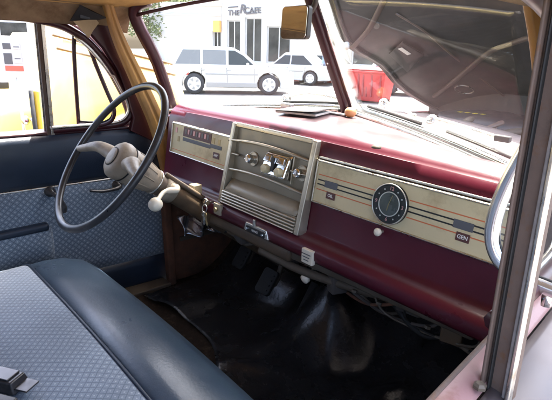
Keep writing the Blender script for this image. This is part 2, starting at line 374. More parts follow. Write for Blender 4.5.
# torn flap, and a black patch for the shade inside its hole, above the vent window of the far door
q = [P(69, 21, 0, -.742), P(79, 5, 0, -.70), P(91, 12, 0, -.70), P(106, 18, 0, -.71), P(94, 21, 0, -.738)]
tear = B().prism([p + Vector((.012, 0, 0)) for p in q], (-.006, 0, 0)).obj('headliner_tear', 'black_void', CAR)
q = [P(73, 21, 0, -.722), P(95, 19, 0, -.722), P(98, 23, 0, -.722), P(92, 31, 0, -.718), P(88, 38, 0, -.712), P(82, 31, 0, -.718)]
B().prism(q, (.005, .002, 0)).obj('hanging_flap', 'torn_cloth', tear, bevel=.001)
q = [P(80, 11, 0, -.712), P(88, 13, 0, -.712), P(90, 19, 0, -.712), P(80, 18, 0, -.712)]
B().prism(q, (.003, 0, 0)).obj('exposed_pad', 'navy_vinyl', tear)

# ---- doors (built for the driver's side at x<0, mirrored for the other)
def doorx(y): return -.815 + .075 * (y + .34) * 1.0          # inner belt line, toeing in forward
DOP = [(-.985, 1.02), (-.36, 1.02)]
SI0, SI1 = P(430, 400, 2, .936), P(500, 326, 2, .936)
def make_door(sg):
    mir = (lambda b: b.mirror()) if sg > 0 else (lambda b: b)
    nm = 'door'
    y0, y1 = -1.02, .10
    # outer skin + shell
    def skin(u, v):
        y = lerp(y0, y1, u); z = lerp(.30, .985, v); return (doorx(y) - (.115 if sg < 0 else .075 + .05 * smst(1, .75, v)) - .03 * sin(pi * v * .9), y, z if sg < 0 else min(z, .89))
    dr = mir(B().grid(skin, 8, 8)).obj('door', 'maroon', CAR, True, solid=.003)
    tag(dr, 'driver door with blue cloth panel and navy top' if sg < 0 else 'passenger door below the camera with faded, light-washed maroon sill and rusty divider')
    # sill (top of the door), garnish
    def sill(u, v):
        y = lerp(y0, y1, u); a = v
        w_ = .125
        if sg > 0:
            q_ = SI0.lerp(SI1, (y - SI0.y) / (SI1.y - SI0.y)); return (-(q_.x + .034 * (1 - a)), y, .926 + .010 * a + .004 * sin(pi * a))
        return (doorx(y) + .007 - w_ * (1 - a), y, .985 + .010 * sin(pi * a) + .010 * a - (0 if sg < 0 else .03 * (1 - a) ** 2))
    mir(B().grid(sill, 12, 8)).obj('window_sill', 'maroon_faded_lit' if sg > 0 else 'maroon_dull', dr, True, solid=-.012)
    if sg > 0:
        def so_(u, v):
            y = lerp(y0, y1, u); q_ = SI0.lerp(SI1, (y - SI0.y) / (SI1.y - SI0.y)); return (-(q_.x + lerp(.036, .125, v)), y, .924 - .012 * v - .035 * v ** 4)
        mir(B().tube([Vector((-SI0.lerp(SI1, (lerp(y0, y1, i / 10) - SI0.y) / (SI1.y - SI0.y)).x, lerp(y0, y1, i / 10), .9345)) for i in range(11)], .0042, 8)).obj('sill_edge', 'rust_channel', dr, True)
        mir(B().grid(so_, 12, 8)).obj('outer_sill', 'sill_grey', dr, True, solid=-.006)
        def bm2(t_):
            y = lerp(y0, y1, t_); q_ = SI0.lerp(SI1, (y - SI0.y) / (SI1.y - SI0.y)); return (-(q_.x + .128), y, .888)
        mir(B().tube([bm2(i / 10) for i in range(11)], .009, 8)).obj('belt_moulding', 'chrome', dr, True)
    # navy padded upper
    def up(u, v):
        y = lerp(y0, .085, u); z = lerp(.985 if sg < 0 else .92, .800, v)
        if sg > 0: return (-(SI0.lerp(SI1, (y - SI0.y) / (SI1.y - SI0.y)).x + .012) - .0 * v, y, z)
        return (doorx(y) + .007 + .016 * sin(pi * min(1, v * 1.1)) - .004 * v, y, z)
    mir(B().grid(up, 12, 8)).obj('upper_panel', 'navy_vinyl', dr, True, solid=-.01)
    mir(B().tube([(doorx(lerp(y0, .085, i / 10)) + .012, lerp(y0, .085, i / 10), .797) for i in range(11)], .0045, 8)).obj('trim_strip', 'worn_chrome', dr, True)
    def lo(u, v):
        y = lerp(y0, .095, u); z = lerp(.795, .43, v); return (doorx(y) + .005 + .004 * sin(pi * v), y, z)
    mir(B().grid(lo, 12, 8)).obj('cloth_panel', 'door_fabric', dr, True, solid=-.01)
    def kick(u, v):
        y = lerp(y0, .095, u); z = lerp(.43, .30, v); return (doorx(y) + .008 + .004 * sin(pi * v), y, z)
    mir(B().grid(kick, 12, 4)).obj('kick_strip', 'navy_vinyl', dr, True, solid=-.01)
    # front shut face
    def jamb(u, v): return (doorx(y1) - .115 + .12 * u, y1, lerp(.30, .985, v))
    mir(B().grid(jamb, 2, 4)).obj('door_edge', 'rust', dr, solid=.004)
    # pocket
    b = B(); ya, yb = -.72, -.365
    def pk(u, v):
        y = lerp(ya, yb, u); z = lerp(.655, .50, v); return (doorx(y) + .012 + .035 * sin(pi * min(1, .25 + v * .7)) * smst(1.0, .9, u) * smst(0, .1, u), y, z)
    p = mir(B().grid(pk, 16, 8)).obj('map_pocket', 'door_fabric', dr, True, solid=.004)
    mir(B().bar((doorx(-.72) + .03, -.72, .645), (doorx(-.37) + .026, -.385, .655), .036, .030)).obj('pocket_edge', 'navy_vinyl', dr, bevel=.010)
    # handles
    h = Vector((doorx(-.36) + .01, -.365, .795)) + Vector((.012, 0, -.012))
    mir(B().lathe([(.02, 0), (.019, .008), (.012, .012), (.008, .03)], h, (1, 0, 0), 16).tube(spline([h + Vector((.028, 0, 0)), h + Vector((.036, .012, -.012)), h + Vector((.036, .03, -.05)), h + Vector((.034, .028, -.075))], 6), [.009] * 6 + [.010] * 7 + [.012] * 6, 8)).obj('window_crank', 'wheel_black', dr, True)
    h = Vector((doorx(-.12) + .012, -.115, .770))
    mir(B().lathe([(.022, 0), (.02, .008), (.010, .014), (.008, .03)], h, (1, 0, 0), 16).tube(spline([h + Vector((.03, 0, 0)), h + Vector((.038, -.02, -.004)), h + Vector((.038, -.07, -.006)), h + Vector((.036, -.12, .004))], 6), [.010] * 8 + [.0085] * 6 + [.007] * 5, 8, flat=.8)).obj('door_handle', 'wheel_black', dr, True)
    # window frame: closed outline in (y,z)
    tum = .09 if sg < 0 else .045
    def fx(y, z): return doorx(y) - .012 + tum * max(0, z - 1.0)
    ol = spline([(0, -1.0, 1.02), (0, -1.0, 1.25), (0, -.985, 1.375), (0, -.93, 1.402), (0, -.60, 1.398), (0, -.34, 1.375), (0, -.22, 1.335), (0, -.13, 1.245), (0, -.07, 1.14), (0, -.038, 1.065), (0, -.05, 1.025), (0, -.10, 1.006), (0, -.25, 1.003), (0, -.325, 1.003)], 5)
    pt = [Vector((fx(p.y, p.z), p.y, p.z)) for p in ol]
    wf = mir(B().tube([p + Vector((.012, 0, 0)) for p in pt], .0145, 8)).obj('window_frame', 'maroon_dull', dr, True)
    mir(B().tube([p + Vector((.022, -.012 if p.y > -.5 else .012, -.010 if p.z > 1.2 else .010)) for p in pt[30:(None if sg < 0 else -8)]], .0065, 8)).obj('inner_bead', 'worn_chrome', dr, True)
    # outer frame, thicker
    mir(B().tube([p + Vector((-.022, .012 if p.y > -.5 else -.012, .01 if p.z > 1.1 else -.01)) for p in pt[:(-4 if sg < 0 else -22)]], .020, 8)).obj('outer_frame', 'maroon_faded_lit' if sg > 0 else 'maroon_dull', dr, True)
    # divider: run channel facing rearwards
    a, c = Vector((-.836, -.335, .86)), Vector((-.829 if sg > 0 else -.80, -.335, 1.372))
    x = Vector((1, 0, 0)); dv = None
    def strip(x0, x1, ya_, yb_, n, mt, par):
        q = [a + Vector((x0, ya_, 0)), a + Vector((x1, ya_, 0)), a + Vector((x1, yb_, 0)), a + Vector((x0, yb_, 0)), c + Vector((x0, ya_, 0)), c + Vector((x1, ya_, 0)), c + Vector((x1, yb_, 0)), c + Vector((x0, yb_, 0))]
        return mir(B().hexa(q)).obj(n, mt, par, bevel=.0015)
    strip(-.017, .018, .0, .012, 'divider_post', 'rust_channel', dr)
    strip(.0145, .0185, -.012, .0, 'channel_lip', 'rust_channel', dr)
    strip(.0085, .0115, -.007, .001, 'channel_felt', 'black_rubber', dr)
    strip(-.0175, -.0125, -.012, .0, 'channel_lip', 'worn_chrome', dr)
    strip(-.0105, -.0065, -.006, .001, 'channel_felt', 'felt_grey', dr)
    strip(.0175, .0215, .001, .013, 'divider_cap', 'worn_chrome', dr)
    # vent window, swung open about a vertical pivot
    py, ang = -.195, radians(-86)
    piv = Vector((fx(py, 1.0) - (0 if sg < 0 else .008), py, 0))
    if sg < 0: py, ang = -.185, radians(-52); piv = Vector((fx(py, 1.0), py, 0))
    rr_ = -.128 if sg > 0 else -.052
    sh = spline([(0, rr_, 1.012), (0, rr_, 1.20), (0, rr_ + .006, 1.325), (0, -.02, 1.335), (0, .012, 1.285), (0, .035, 1.225), (0, .070, 1.14), (0, .085 if sg > 0 else .096, 1.075), (0, .078 if sg > 0 else .088, 1.035), (0, .05, 1.014), (0, .0, 1.011), (0, rr_ + .028, 1.011), (0, rr_, 1.012)], 5)[:-1]
    M = Matrix.Rotation(ang, 3, 'Z')
    def tv(p):
        q = M @ Vector((0, p.y, 0)); return piv + Vector((q.x + .075 * (p.z - 1.0), q.y, p.z))
    vp = [tv(p) for p in sh]
    vf = mir(B().tube(vp, .0075 if sg < 0 else .0115, 10, closed=True)).obj('vent_frame', 'bright_trim' if sg > 0 else 'maroon_dull', dr, True)
    mir(B().tube([sum(vp, Vector()) / len(vp) + (p - sum(vp, Vector()) / len(vp)) * .925 for p in vp], .0035, 8, closed=True)).obj('vent_seal', 'black_rubber', dr, True)
    bm_ = B(); n = len(vp); ctr = sum(vp, Vector()) / n
    nrm = (M @ Vector((1, 0, 0))).normalized()
    inn = [ctr + (p - ctr) * .975 for p in vp]
    mir(B().prism([p + nrm * .002 for p in inn], -nrm * .004)).obj('vent_pane', 'vent_glass', dr)
    mir(B().tube([tv(Vector((0, 0, .985))), tv(Vector((0, 0, 1.012)))], .007, 8)).obj('vent_pivot', 'chrome', dr, True)
    return dr
DL = make_door(-1); DRR = make_door(1)
B().lathe([(.008, 0), (.008, .004), (.005, .007), (.001, .0075)], P(480, 385, 2, .938) + Vector((0, 0, -.004)), (0, 0, 1), 6).obj('sill_bolt', 'dirty_metal', DRR)

# ---- body behind: B pillars, rear sides, back panel
for sg in (-1, 1):
    b = B().bar((sg * .84, -1.06, .30), (sg * .78, -1.06, 1.42), .09, .07, (0, 1, 0)); b.obj('body_pillar', 'maroon_dull', CAR, bevel=.01)
    B().grid(lambda u, v: (sg * (.93 - .06 * abs(u - .3)), lerp(-1.08, -2.3, u), lerp(.30, 1.0, v)), 8, 5).obj('rear_side', 'maroon', CAR, True, solid=.01)
    B().bar((sg * .84, -1.98, .98), (sg * .70, -1.85, 1.42), .12, .25, (0, 1, 0)).obj('rear_pillar', 'maroon_dull', CAR, bevel=.02)
    B().box((sg * .88, -.45, .26), (.14, 1.3, .08)).obj('running_board', 'dirty_metal', CAR, bevel=.01)
B().grid(lambda u, v: (lerp(-.9, .9, u), -2.2 - .1 * sin(pi * u), lerp(.3, 1.08, v)), 8, 4).obj('rear_wall', 'maroon', CAR, True, solid=.01)

# ---- dashboard
K = .16
def Yf(z): return K * (z - 1.0)
DUP = Vector((0, K, 1)).normalized(); DN = Vector((0, -1, K)).normalized()
def D(x, z, c=0.): return Vector((x, Yf(z), z)) + DN * c
def DPX(px, py, c=0.):
    o = D(0, 1.0, c); r = ray(px, py); return CAM + r * ((o - CAM).dot(DN) / r.dot(DN))
def dprof(x):
    a = abs(x) / .72; bw = wsb(x); dz = -.012 * a * a
    return [Vector((x, bw.y + .02, bw.z - .008)), Vector((x, lerp(bw.y, .04, .35), lerp(bw.z, 1.112 + dz, .45) + .002)), Vector((x, lerp(bw.y, .04, .7), 1.116 + dz)), Vector((x, .062, 1.112 + dz)),
            Vector((x, .040, 1.104 + dz)), Vector((x, .027, 1.095 + dz)), Vector((x, .0225, 1.0885 + dz * .8)), Vector((x, .0205, 1.088 + dz * .8)), Vector((x, Yf(1.062), 1.062)), Vector((x, Yf(1.0), 1.0)), Vector((x, Yf(.93), .93)), Vector((x, Yf(.862), .862)),
            Vector((x, Yf(.853) - .004, .853)), Vector((x, -.046, .8485)), Vector((x, -.062, .842)), Vector((x, -.069, .828)), Vector((x, -.068, .812)), Vector((x, -.060, .800)), Vector((x, -.045, .794)), Vector((x, -.02, .795)), Vector((x, .02, .80))]
b = B(); R = []
XE = DPX(168, 132).x
xs = [XE + (.72 - XE) * i / 48 for i in range(49)]
b.rings([dprof(x) for x in xs], False, False)
DASH = b.obj('dashboard', 'maroon', CAR, True, solid=-.004); tag(DASH, 'maroon metal dashboard with cream panels, chrome radio panel and clock')
ed = DASH.modifiers.new('e', 'EDGE_SPLIT'); ed.split_angle = radians(50)

B().hexa([Vector((-.735, .07, .80)), Vector((XE + .004, .07, .80)), Vector((XE + .004, .2, .80)), Vector((-.735, .2, .80)), Vector((-.735, .07, 1.04)), Vector((XE + .004, .07, 1.06)), Vector((XE + .004, .2, 1.09)), Vector((-.735, .16, 1.05))]).obj('dash_end', 'maroon', DASH, bevel=.01)
def frame(x0, x1, z0, z1, w_, c, mt, name, ch=.004):
    o = [(x0, z0), (x1, z0), (x1, z1), (x0, z1)]; i = [(x0 + w_, z0 + w_), (x1 - w_, z0 + w_), (x1 - w_, z1 - w_), (x0 + w_, z1 - w_)]
    b = B(); v = [D(*p, 0.0005) for p in o] + [D(*p, c) for p in [(q[0] + (ch if q[0] == x0 else -ch), q[1] + (ch if q[1] == z0 else -ch)) for q in o]] + [D(*p, c) for p in i] + [D(*p, .0005) for p in i]
    f = []
    for k in range(4):
        l = (k + 1) % 4; f += [(k, l, 4 + l, 4 + k), (4 + k, 4 + l, 8 + l, 8 + k), (8 + k, 8 + l, 12 + l, 12 + k), (12 + k, 12 + l, l, k)]
    b.add(v, f); return b.obj(name, mt, DASH, bevel=.0015)
def plate(x0, x1, z0, z1, c0, c1, mt, name, bev=.001):
    return B().hexa([D(x0, z0, c0), D(x1, z0, c0), D(x1, z1, c0), D(x0, z1, c0), D(x0, z0, c1), D(x1, z0, c1), D(x1, z1, c1), D(x0, z1, c1)]).obj(name, mt, DASH, bevel=bev)
SZ0, SZ1 = .938, 1.042; SM = (SZ0 + SZ1) / 2
DM = lambda x, z, c: Matrix(((1, 0, 0, 0), (0, DUP.y, DN.y, 0), (0, DUP.z, DN.z, 0), (0, 0, 0, 1))).__class__(((1, 0, 0, D(x, z, c).x), (0, DUP.y, DN.y, D(x, z, c).y), (0, DUP.z, DN.z, D(x, z, c).z), (0, 0, 0, 1)))
# right cream panel with printed lines
X0, X1 = .198, .700
plate(X0, X1, SZ0, SZ1, .001, .005, 'cream', 'cream_panel'); frame(X0 - .004, X1 + .004, SZ0 - .005, SZ1 + .005, .0075, .011, 'worn_chrome', 'panel_bezel')
plate(X0, X1, SZ1 + .0055, SZ1 + .0105, .001, .006, 'worn_chrome', 'bezel_bead')
CX, CZ = DPX(390.5, 204.5, .006).x, DPX(390.5, 204.5, .006).z
CR = .0425
def lines(xa, xb):
    plate(xa, xb, SM + .0172, SM + .0196, .0052, .0056, 'print_orange', 'printed_line', 0)
    plate(xa, xb, SM - .0196, SM - .0172, .0052, .0056, 'print_orange', 'printed_line', 0)
    for dz in (.0055, .0, -.0055)[0:3:2]: plate(xa, xb, SM + dz - .0016, SM + dz + .0016, .0052, .0056, 'print_black', 'printed_line', 0)
G1, G2 = DPX(331.5, 186, .005).x, DPX(464, 226, .005).x
lines(X0 + .008, CX - CR - .002); lines(CX + CR + .002, X1 - .006)
for gx in (G1, G2):
    plate(gx - .022, gx + .020, SM - .0085, SM + .0085, .0058, .0066, 'print_grey', 'lens_window')
for px, py, tx in ((330.5, 196.5, 'OIL'), (462.5, 238, 'GEN')):
    q = DPX(px, py, .006); plate(q.x - .0145, q.x + .0145, q.z - .0085, q.z + .0085, .0052, .0072, 'print_brown', 'name_plate')
    textmesh(tx, .0112, DM(q.x, q.z, .0075), 'print_white', 'lettering', DASH, .0003)
# clock
ck = B().lathe([(CR + .003, 0), (CR + .003, .006), (CR, .0085), (CR - .001, .0075), (.001, .0075)], D(CX, CZ, .004), DN, 40).obj('clock', 'print_black', DASH, False, bevel=.0008)
B().tube([D(CX, CZ, .0125) + (Vector((1, 0, 0)) * cos(t) + DUP * sin(t)) * .0265 for t in [2 * pi * k / 40 for k in range(40)]], .0012, 6, closed=True).obj('dial_ring', 'print_white', DASH, True)
B().lathe([(.0255, 0), (.0255, .001), (.001, .001)], D(CX, CZ, .0114), DN, 36).obj('dial_face', 'dial_grey', DASH)
for i in range(12):
    t = pi / 2 - i * pi / 6; q = D(CX, CZ, .0122) + (Vector((1, 0, 0)) * cos(t) + DUP * sin(t)) * .0345
    if i % 3 == 0:
        M = Matrix(((1, 0, 0, q.x), (0, DUP.y, DN.y, q.y), (0, DUP.z, DN.z, q.z), (0, 0, 0, 1)))
        textmesh({0: '12', 3: '3', 6: '6', 9: '9'}[i], .0118, M, 'print_pink', 'numeral', DASH, .0003)
    else: B().lathe([(.0018, 0), (.0018, .0006), (.0003, .0006)], q, DN, 8).obj('hour_mark', 'print_white', DASH)
for t, l, w_ in ((radians(72), .022, .0016), (radians(262), .015, .002)):
    e = Vector((1, 0, 0)) * cos(t) + DUP * sin(t); B().bar(D(CX, CZ, .0140), D(CX, CZ, .0140) + e * l, w_, .0006, DN).obj('clock_hand', 'hand_brass', DASH)
B().tube([D(CX, CZ, .0128) + (Vector((1, 0, 0)) * cos(t) + DUP * sin(t)) * (CR + .0018) for t in [2 * pi * k / 48 for k in range(48)]], .0016, 6, closed=True).obj('clock_rim', 'worn_chrome', DASH, True)
B().lathe([(CR - .001, 0), (CR - .001, .0008), (.001, .0008)], D(CX, CZ, .0162), DN, 36).obj('clock_glass', 'lens_glass', DASH)
q = DPX(382.5, 231.5); B().lathe([(.0035, 0), (.004, .012), (.0085, .014), (.0095, .02), (.006, .025), (.0005, .026)], D(q.x, q.z, .0), DN, 18).obj('glovebox_knob', 'ivory', DASH, True)
# left instrument panel
XA, XB = DPX(174, 132).x, (DPX(238, 122).x + DPX(229, 199).x) / 2 - .018
plate(XA, XB, SZ0, SZ1, .001, .005, 'cream', 'cream_panel'); frame(XA - .004, XB + .004, SZ0 - .005, SZ1 + .005, .0075, .011, 'worn_chrome', 'panel_bezel')
a_, c_ = DPX(184, 127.5, .006), DPX(211, 142, .006)
zt, zb = a_.z + .002, DPX(211, 143, .006).z - .004
plate(a_.x, c_.x, zb, zt, .0052, .0066, 'print_brown', 'gauge_window')
for i in range(9):
    x = lerp(a_.x + .018, c_.x - .018, i / 8); plate(x - .0045, x + .0045, zb + .010, zt - .006, .0068, .0074, 'print_pink' if i % 2 else 'print_grey', 'gauge_mark', 0)
plate(a_.x, c_.x, zb - .016, zb - .004, .0052, .0066, 'print_grey', 'gauge_scale')
for px, py in ((176.5, 130), (178.5, 139), (213.5, 141), (219, 143)):
    q = DPX(px, py, .006); plate(q.x - .006, q.x + .006, q.z - .009, q.z + .009, .0052, .006, 'print_pink' if px < 178 else 'hand_brass', 'gauge_mark', 0)
q = DPX(216, 147.5, .006); plate(q.x - .035, q.x + .03, q.z - .006, q.z + .006, .0052, .0064, 'print_grey', 'lens_window')
q = DPX(216, 156, .006); plate(q.x - .0165, q.x + .0165, q.z - .0095, q.z + .0095, .0052, .0072, 'print_brown', 'name_plate'); textmesh('AMP', .0115, DM(q.x, q.z, .0075), 'print_white', 'lettering', DASH, .0003)
plate(XA + .01, XB - .01, SZ0 + .012, SZ0 + .0138, .0052, .0056, 'print_orange', 'printed_line', 0)
q = DPX(196, 157); plate(q.x - .012, q.x + .012, q.z - .006, q.z + .006, .0005, .002, 'print_white', 'switch_label')

# centre panel
PX0 = (DPX(238, 122).x + DPX(229, 199).x) / 2 - .004; PX1, PZ0, PZ1 = .186, .8445, 1.091
plate(PX0, PX1, PZ0 + .004, PZ1 - .004, .0005, .003, 'bronze_metal', 'center_panel')
def post(xa, xb, name):  # tapered chrome side posts
    return B().hexa([D(xa, PZ0, .001), D(xb, PZ0, .001), D(xb, PZ1, .001), D(xa, PZ1, .001), D(xa + .002, PZ0, .034), D(xb - .002, PZ0, .034), D(xb - .002, PZ1 - .004, .016), D(xa + .002, PZ1 - .004, .016)]).obj(name, 'champagne', DASH, bevel=.003)
post(PX0 - .008, PX0 + .012, 'panel_post'); post(PX1 - .012, PX1 + .008, 'panel_post')
plate(PX0 + .012, PX1 - .012, PZ1 - .014, PZ1, .002, .014, 'champagne', 'panel_cap', .003)
# bowed bars
def bow(z, x0, x1, r, name, amp=.012, mt='champagne', rise=.012):
    n = 16; pts = [D(lerp(x0, x1, i / n), z + rise * sin(pi * i / n), .014 + amp * sin(pi * i / n)) for i in range(n + 1)]
    return B().tube(pts, r, 8).obj(name, mt, DASH, True)
zb1 = DPX(231, 139, .014).z; zb3 = DPX(229, 168.5, .014).z; zb2 = DPX(229, 153, .014).z
bow(zb1 - .006, PX0 - .012, PX1 - .004, .0045, 'trim_bar'); bow(zb3 - .004, PX0 - .012, PX1 - .004, .0045, 'trim_bar')
bow(zb2, PX0 - .012, -.115, .004, 'trim_bar', 0, rise=0); bow(zb2, .115, PX1 - .004, .004, 'trim_bar', 0, rise=0)
# radio
r0, r1 = DPX(262, 150, .02), DPX(291, 176, .02)
rx = (r0.x + r1.x) / 2; rz = zb2 + .004; rw = .052; rh = .036
rad = B().hexa([D(rx - rw, rz - rh, .003), D(rx + rw, rz - rh, .003), D(rx + rw, rz + rh, .003), D(rx - rw, rz + rh, .003), D(rx - rw + .004, rz - rh + .006, .034), D(rx + rw - .004, rz - rh + .006, .034), D(rx + rw - .004, rz + rh - .012, .020), D(rx - rw + .004, rz + rh - .012, .020)]).obj('radio', 'chrome', DASH, bevel=.006, seg=3)
for dx in (-.026, .028):
    B().lathe([(.013, 0), (.0135, .012), (.011, .016), (.001, .017)], D(rx + dx, rz - .014, .026), DN, 6).obj('radio_key', 'cream', DASH, bevel=.001)
    B().hexa([D(rx + dx - .016, rz + .004, .026), D(rx + dx + .016, rz + .004, .026), D(rx + dx + .012, rz + .026, .020), D(rx + dx - .012, rz + .026, .020), D(rx + dx - .014, rz + .006, .036), D(rx + dx + .014, rz + .006, .036), D(rx + dx + .010, rz + .024, .029), D(rx + dx - .010, rz + .024, .029)]).obj('radio_hood', 'chrome', DASH, bevel=.003)
plate(rx - .006, rx + .006, rz - .018, rz + .020, .03, .034, 'print_black', 'radio_slot')
plate(rx + rw + .004, rx + rw + .008, rz - .04, rz + .036, .002, .012, 'champagne', 'panel_rib')
for px, py in ((250, 155.5), (299, 170)):
    q = DPX(px, py, .02); zz = zb2
    B().lathe([(.0215, 0), (.0215, .004), (.019, .005), (.019, .003), (.013, .003)], D(q.x, zz, .003), DN, 24).obj('knob_ring', 'champagne', DASH, False, bevel=.0006)
    b = B().lathe([(.0115, 0), (.0135, .012), (.013, .022), (.009, .026), (.0085, .024), (.001, .024)], D(q.x, zz, .006), DN, 14); b.obj('radio_knob', 'chrome', DASH, False, bevel=.0008)
# recessed shelf under the bars: curved lip + light tray
n = 14
top = [D(lerp(PX0 + .016, PX1 - .016, i / n), .921 + .004 * sin(pi * i / n), .004) for i in range(n + 1)]
bot = [D(lerp(PX0 + .016, PX1 - .016, i / n), .890 - .004 * sin(pi * i / n), .026 + .006 * sin(pi * i / n)) for i in range(n + 1)]
B().rings([top, bot], False, False).obj('speaker_tray', 'shelf_tan', DASH, True, solid=.002)
bow(.8915, PX0 + .012, PX1 - .012, .004, 'tray_edge', .004, 'champagne', -.004)
for i in range(5):
    z = .847 + i * .0085
    B().hexa([D(PX0 + .010, z, .003), D(PX1 - .010, z, .003), D(PX1 - .010, z + .0062, .003), D(PX0 + .010, z + .0062, .003), D(PX0 + .010, z + .001, .0375 - .0004 * i), D(PX1 - .010, z + .001, .0375 - .0004 * i), D(PX1 - .010, z + .005, .036 - .0006 * i), D(PX0 + .010, z + .005, .036 - .0006 * i)]).obj('grille_bar', 'champagne', DASH, bevel=.0012)
plate(PX0 + .012, PX1 - .012, .847, .8895, .002, .028, 'bronze_metal', 'grille_back')
# fittings on the lower lip
def lip(px, py, w_, h_, t, mt, name, par=DASH):
    q = P(px, py, 1, -.070); b = B().box((q.x, -.069, q.z), (w_, t, h_)); return q, b.obj(name, mt, par, bevel=.002)
lip(195.5, 192.5, .030, .055, .03, 'cream', 'bracket_plate')
q, o = lip(218, 209, .034, .036, .012, 'shelf_tan', 'switch_plate'); B().lathe([(.007, 0), (.007, .006), (.001, .008)], q + Vector((0, -.006, 0)), (0, -1, 0), 12).obj('switch_button', 'hand_brass', DASH)
q = P(204.5, 202.5, 1, -.072)
B().lathe([(.015, 0), (.014, .008), (.010, .010), (.001, .0105)], q + Vector((0, .008, 0)), (0, -1, 0), 18).obj('ignition_lock', 'chrome', DASH, False, bevel=.001)
q, o = lip(308, 256.5, .038, .038, .012, 'ivory', 'label_plate')
for i in range(3): B().box(q + Vector((0, -.0075, .008 - .008 * i)), (.03 - .006 * i, .0006, .0022)).obj('printed_line', 'print_grey', DASH)
q = P(255.5, 231, 1, -.072)
B().prism([q + Vector((-.055, 0, -.012)), q + Vector((.055, 0, -.012)), q + Vector((.045, 0, .014)), q + Vector((-.045, 0, .014))], (0, .02, 0)).obj('pull_plate', 'worn_chrome', DASH, bevel=.002)
B().box(q + Vector((0, -.001, -.0015)), (.078, .004, .017)).obj('pull_plate_face', 'print_black', DASH, bevel=.001)
textmesh('BRAKE', .009, Matrix(((1, 0, 0, q.x), (0, 0, -1, q.y - .0035), (0, 1, 0, q.z - .001), (0, 0, 0, 1))), 'print_white', 'lettering', DASH, .0002)
for dx in (-.033, .033): B().lathe([(.004, 0), (.004, .003), (.001, .004)], q + Vector((dx, -.003, -.001)), (0, -1, 0), 8).obj('screw', 'chrome', DASH)
B().box(q + Vector((0, -.004, .024)), (.008, .008, .022)).obj('pull_tab', 'worn_chrome', DASH, bevel=.002)

# under-dash structure
B().hexa([Vector((-.66, -.045, .752)), Vector((.15, -.045, .752)), Vector((.15, .05, .752)), Vector((-.66, .05, .752)), Vector((-.66, -.045, .793)), Vector((.15, -.045, .793)), Vector((.15, .05, .793)), Vector((-.66, .05, .793))]).obj('dash_brace', 'column_brown', CAR, bevel=.012)
b = B().tube(spline([(.02, -.035, .745), (.18, -.03, .742), (.34, .0, .745), (.5, .05, .75)], 6), .012, 8); b.obj('under_dash_pipe', 'dirty_metal', CAR, True)
for i in range(9):
    x = -.5 + i * .13; r = random.random
    B().tube(spline([(x, .02, .77), (x + .05 + .05 * r(), .03, .72 - .03 * r()), (x + .13 + .05 * r(), .05, .71 - .03 * r()), (x + .2 + .08 * r(), .06, .77)], 6), .004 + .004 * r(), 6).obj('wire', 'black_rubber' if i % 2 else 'dirty_metal', CAR, True)
rg = random.Random(21)
B().hexa([Vector(p) for p in ((.14, -.035, .762), (.66, -.02, .765), (.66, .05, .765), (.14, .05, .762), (.14, -.035, .792), (.66, -.02, .792), (.66, .05, .792), (.14, .05, .792))]).obj('dash_brace', 'dirty_metal', CAR, bevel=.006)
for i in range(14):
    x = -.40 + i * .075 + rg.uniform(-.02, .02); sz = (rg.uniform(.03, .07), rg.uniform(.03, .05), rg.uniform(.02, .05))
    B().box((x, rg.uniform(.0, .06), .752 - sz[2] / 2 + .01), sz, Matrix.Rotation(rg.uniform(-.4, .4), 3, 'Z')).obj('under_dash_bracket', rg.choice(['dirty_metal', 'column_brown', 'fibre']), CAR, bevel=.005)
for i in range(10):
    x = -.46 + i * .115 + rg.uniform(-.03, .03); z = .753
    B().lathe([(.007, 0), (.007, .006), (.002, .008)], (x, -.018, z), (0, -.3, -1), 6).obj('under_dash_bolt', 'dirty_metal', CAR)
for i in range(12):
    x = -.5 + i * .09; r = rg.random
    B().tube(spline([(x, .0, .76), (x + .04 * r(), .0 + .03 * r(), .73 - .02 * r()), (x + .12, .02 + .03 * r(), .715 - .025 * r()), (x + .2 + .05 * r(), .01, .735), (x + .26, .02, .765)], 6), .0025 + .002 * r(), 6).obj('wire', rg.choice(['black_rubber', 'dirty_metal', 'rust', 'fibre']), CAR, True)
q = P(307, 277, 1, -.02); B().tube([q + Vector((0, .05, .03)), q], .006, 8).lathe([(.006, 0), (.013, .006), (.013, .016), (.004, .02)], q + Vector((0, .004, 0)), (0, -1, -.3), 14).obj('pull_knob', 'ivory', CAR, True)
B().box((0, .68, .70), (1.5, .02, .68)).obj('firewall', 'engine_black', CAR)

# ---- steering
WC = Vector((-.278, -.343, 1.014)); AL = radians(37.5)
WN = Vector((-.055, -cos(AL), sin(AL))).normalized()      # towards the driver
E1 = WN.cross(Vector((0, 0, 1))).normalized(); E2 = WN.cross(E1); E1 = -E1 if E1.x < 0 else E1; E2 = -E2 if E2.z < 0 else E2
SW = B().tube([WC + (E1 * cos(t) + E2 * sin(t)) * .2285 for t in [2 * pi * k / 96 for k in range(96)]], .0112, 14, closed=True, flat=.9).obj('steering_wheel', 'wheel_black', CAR, True)
tag(SW, 'thin black steering wheel rim with worn beige hub and spokes')
HC = WC - WN * .055
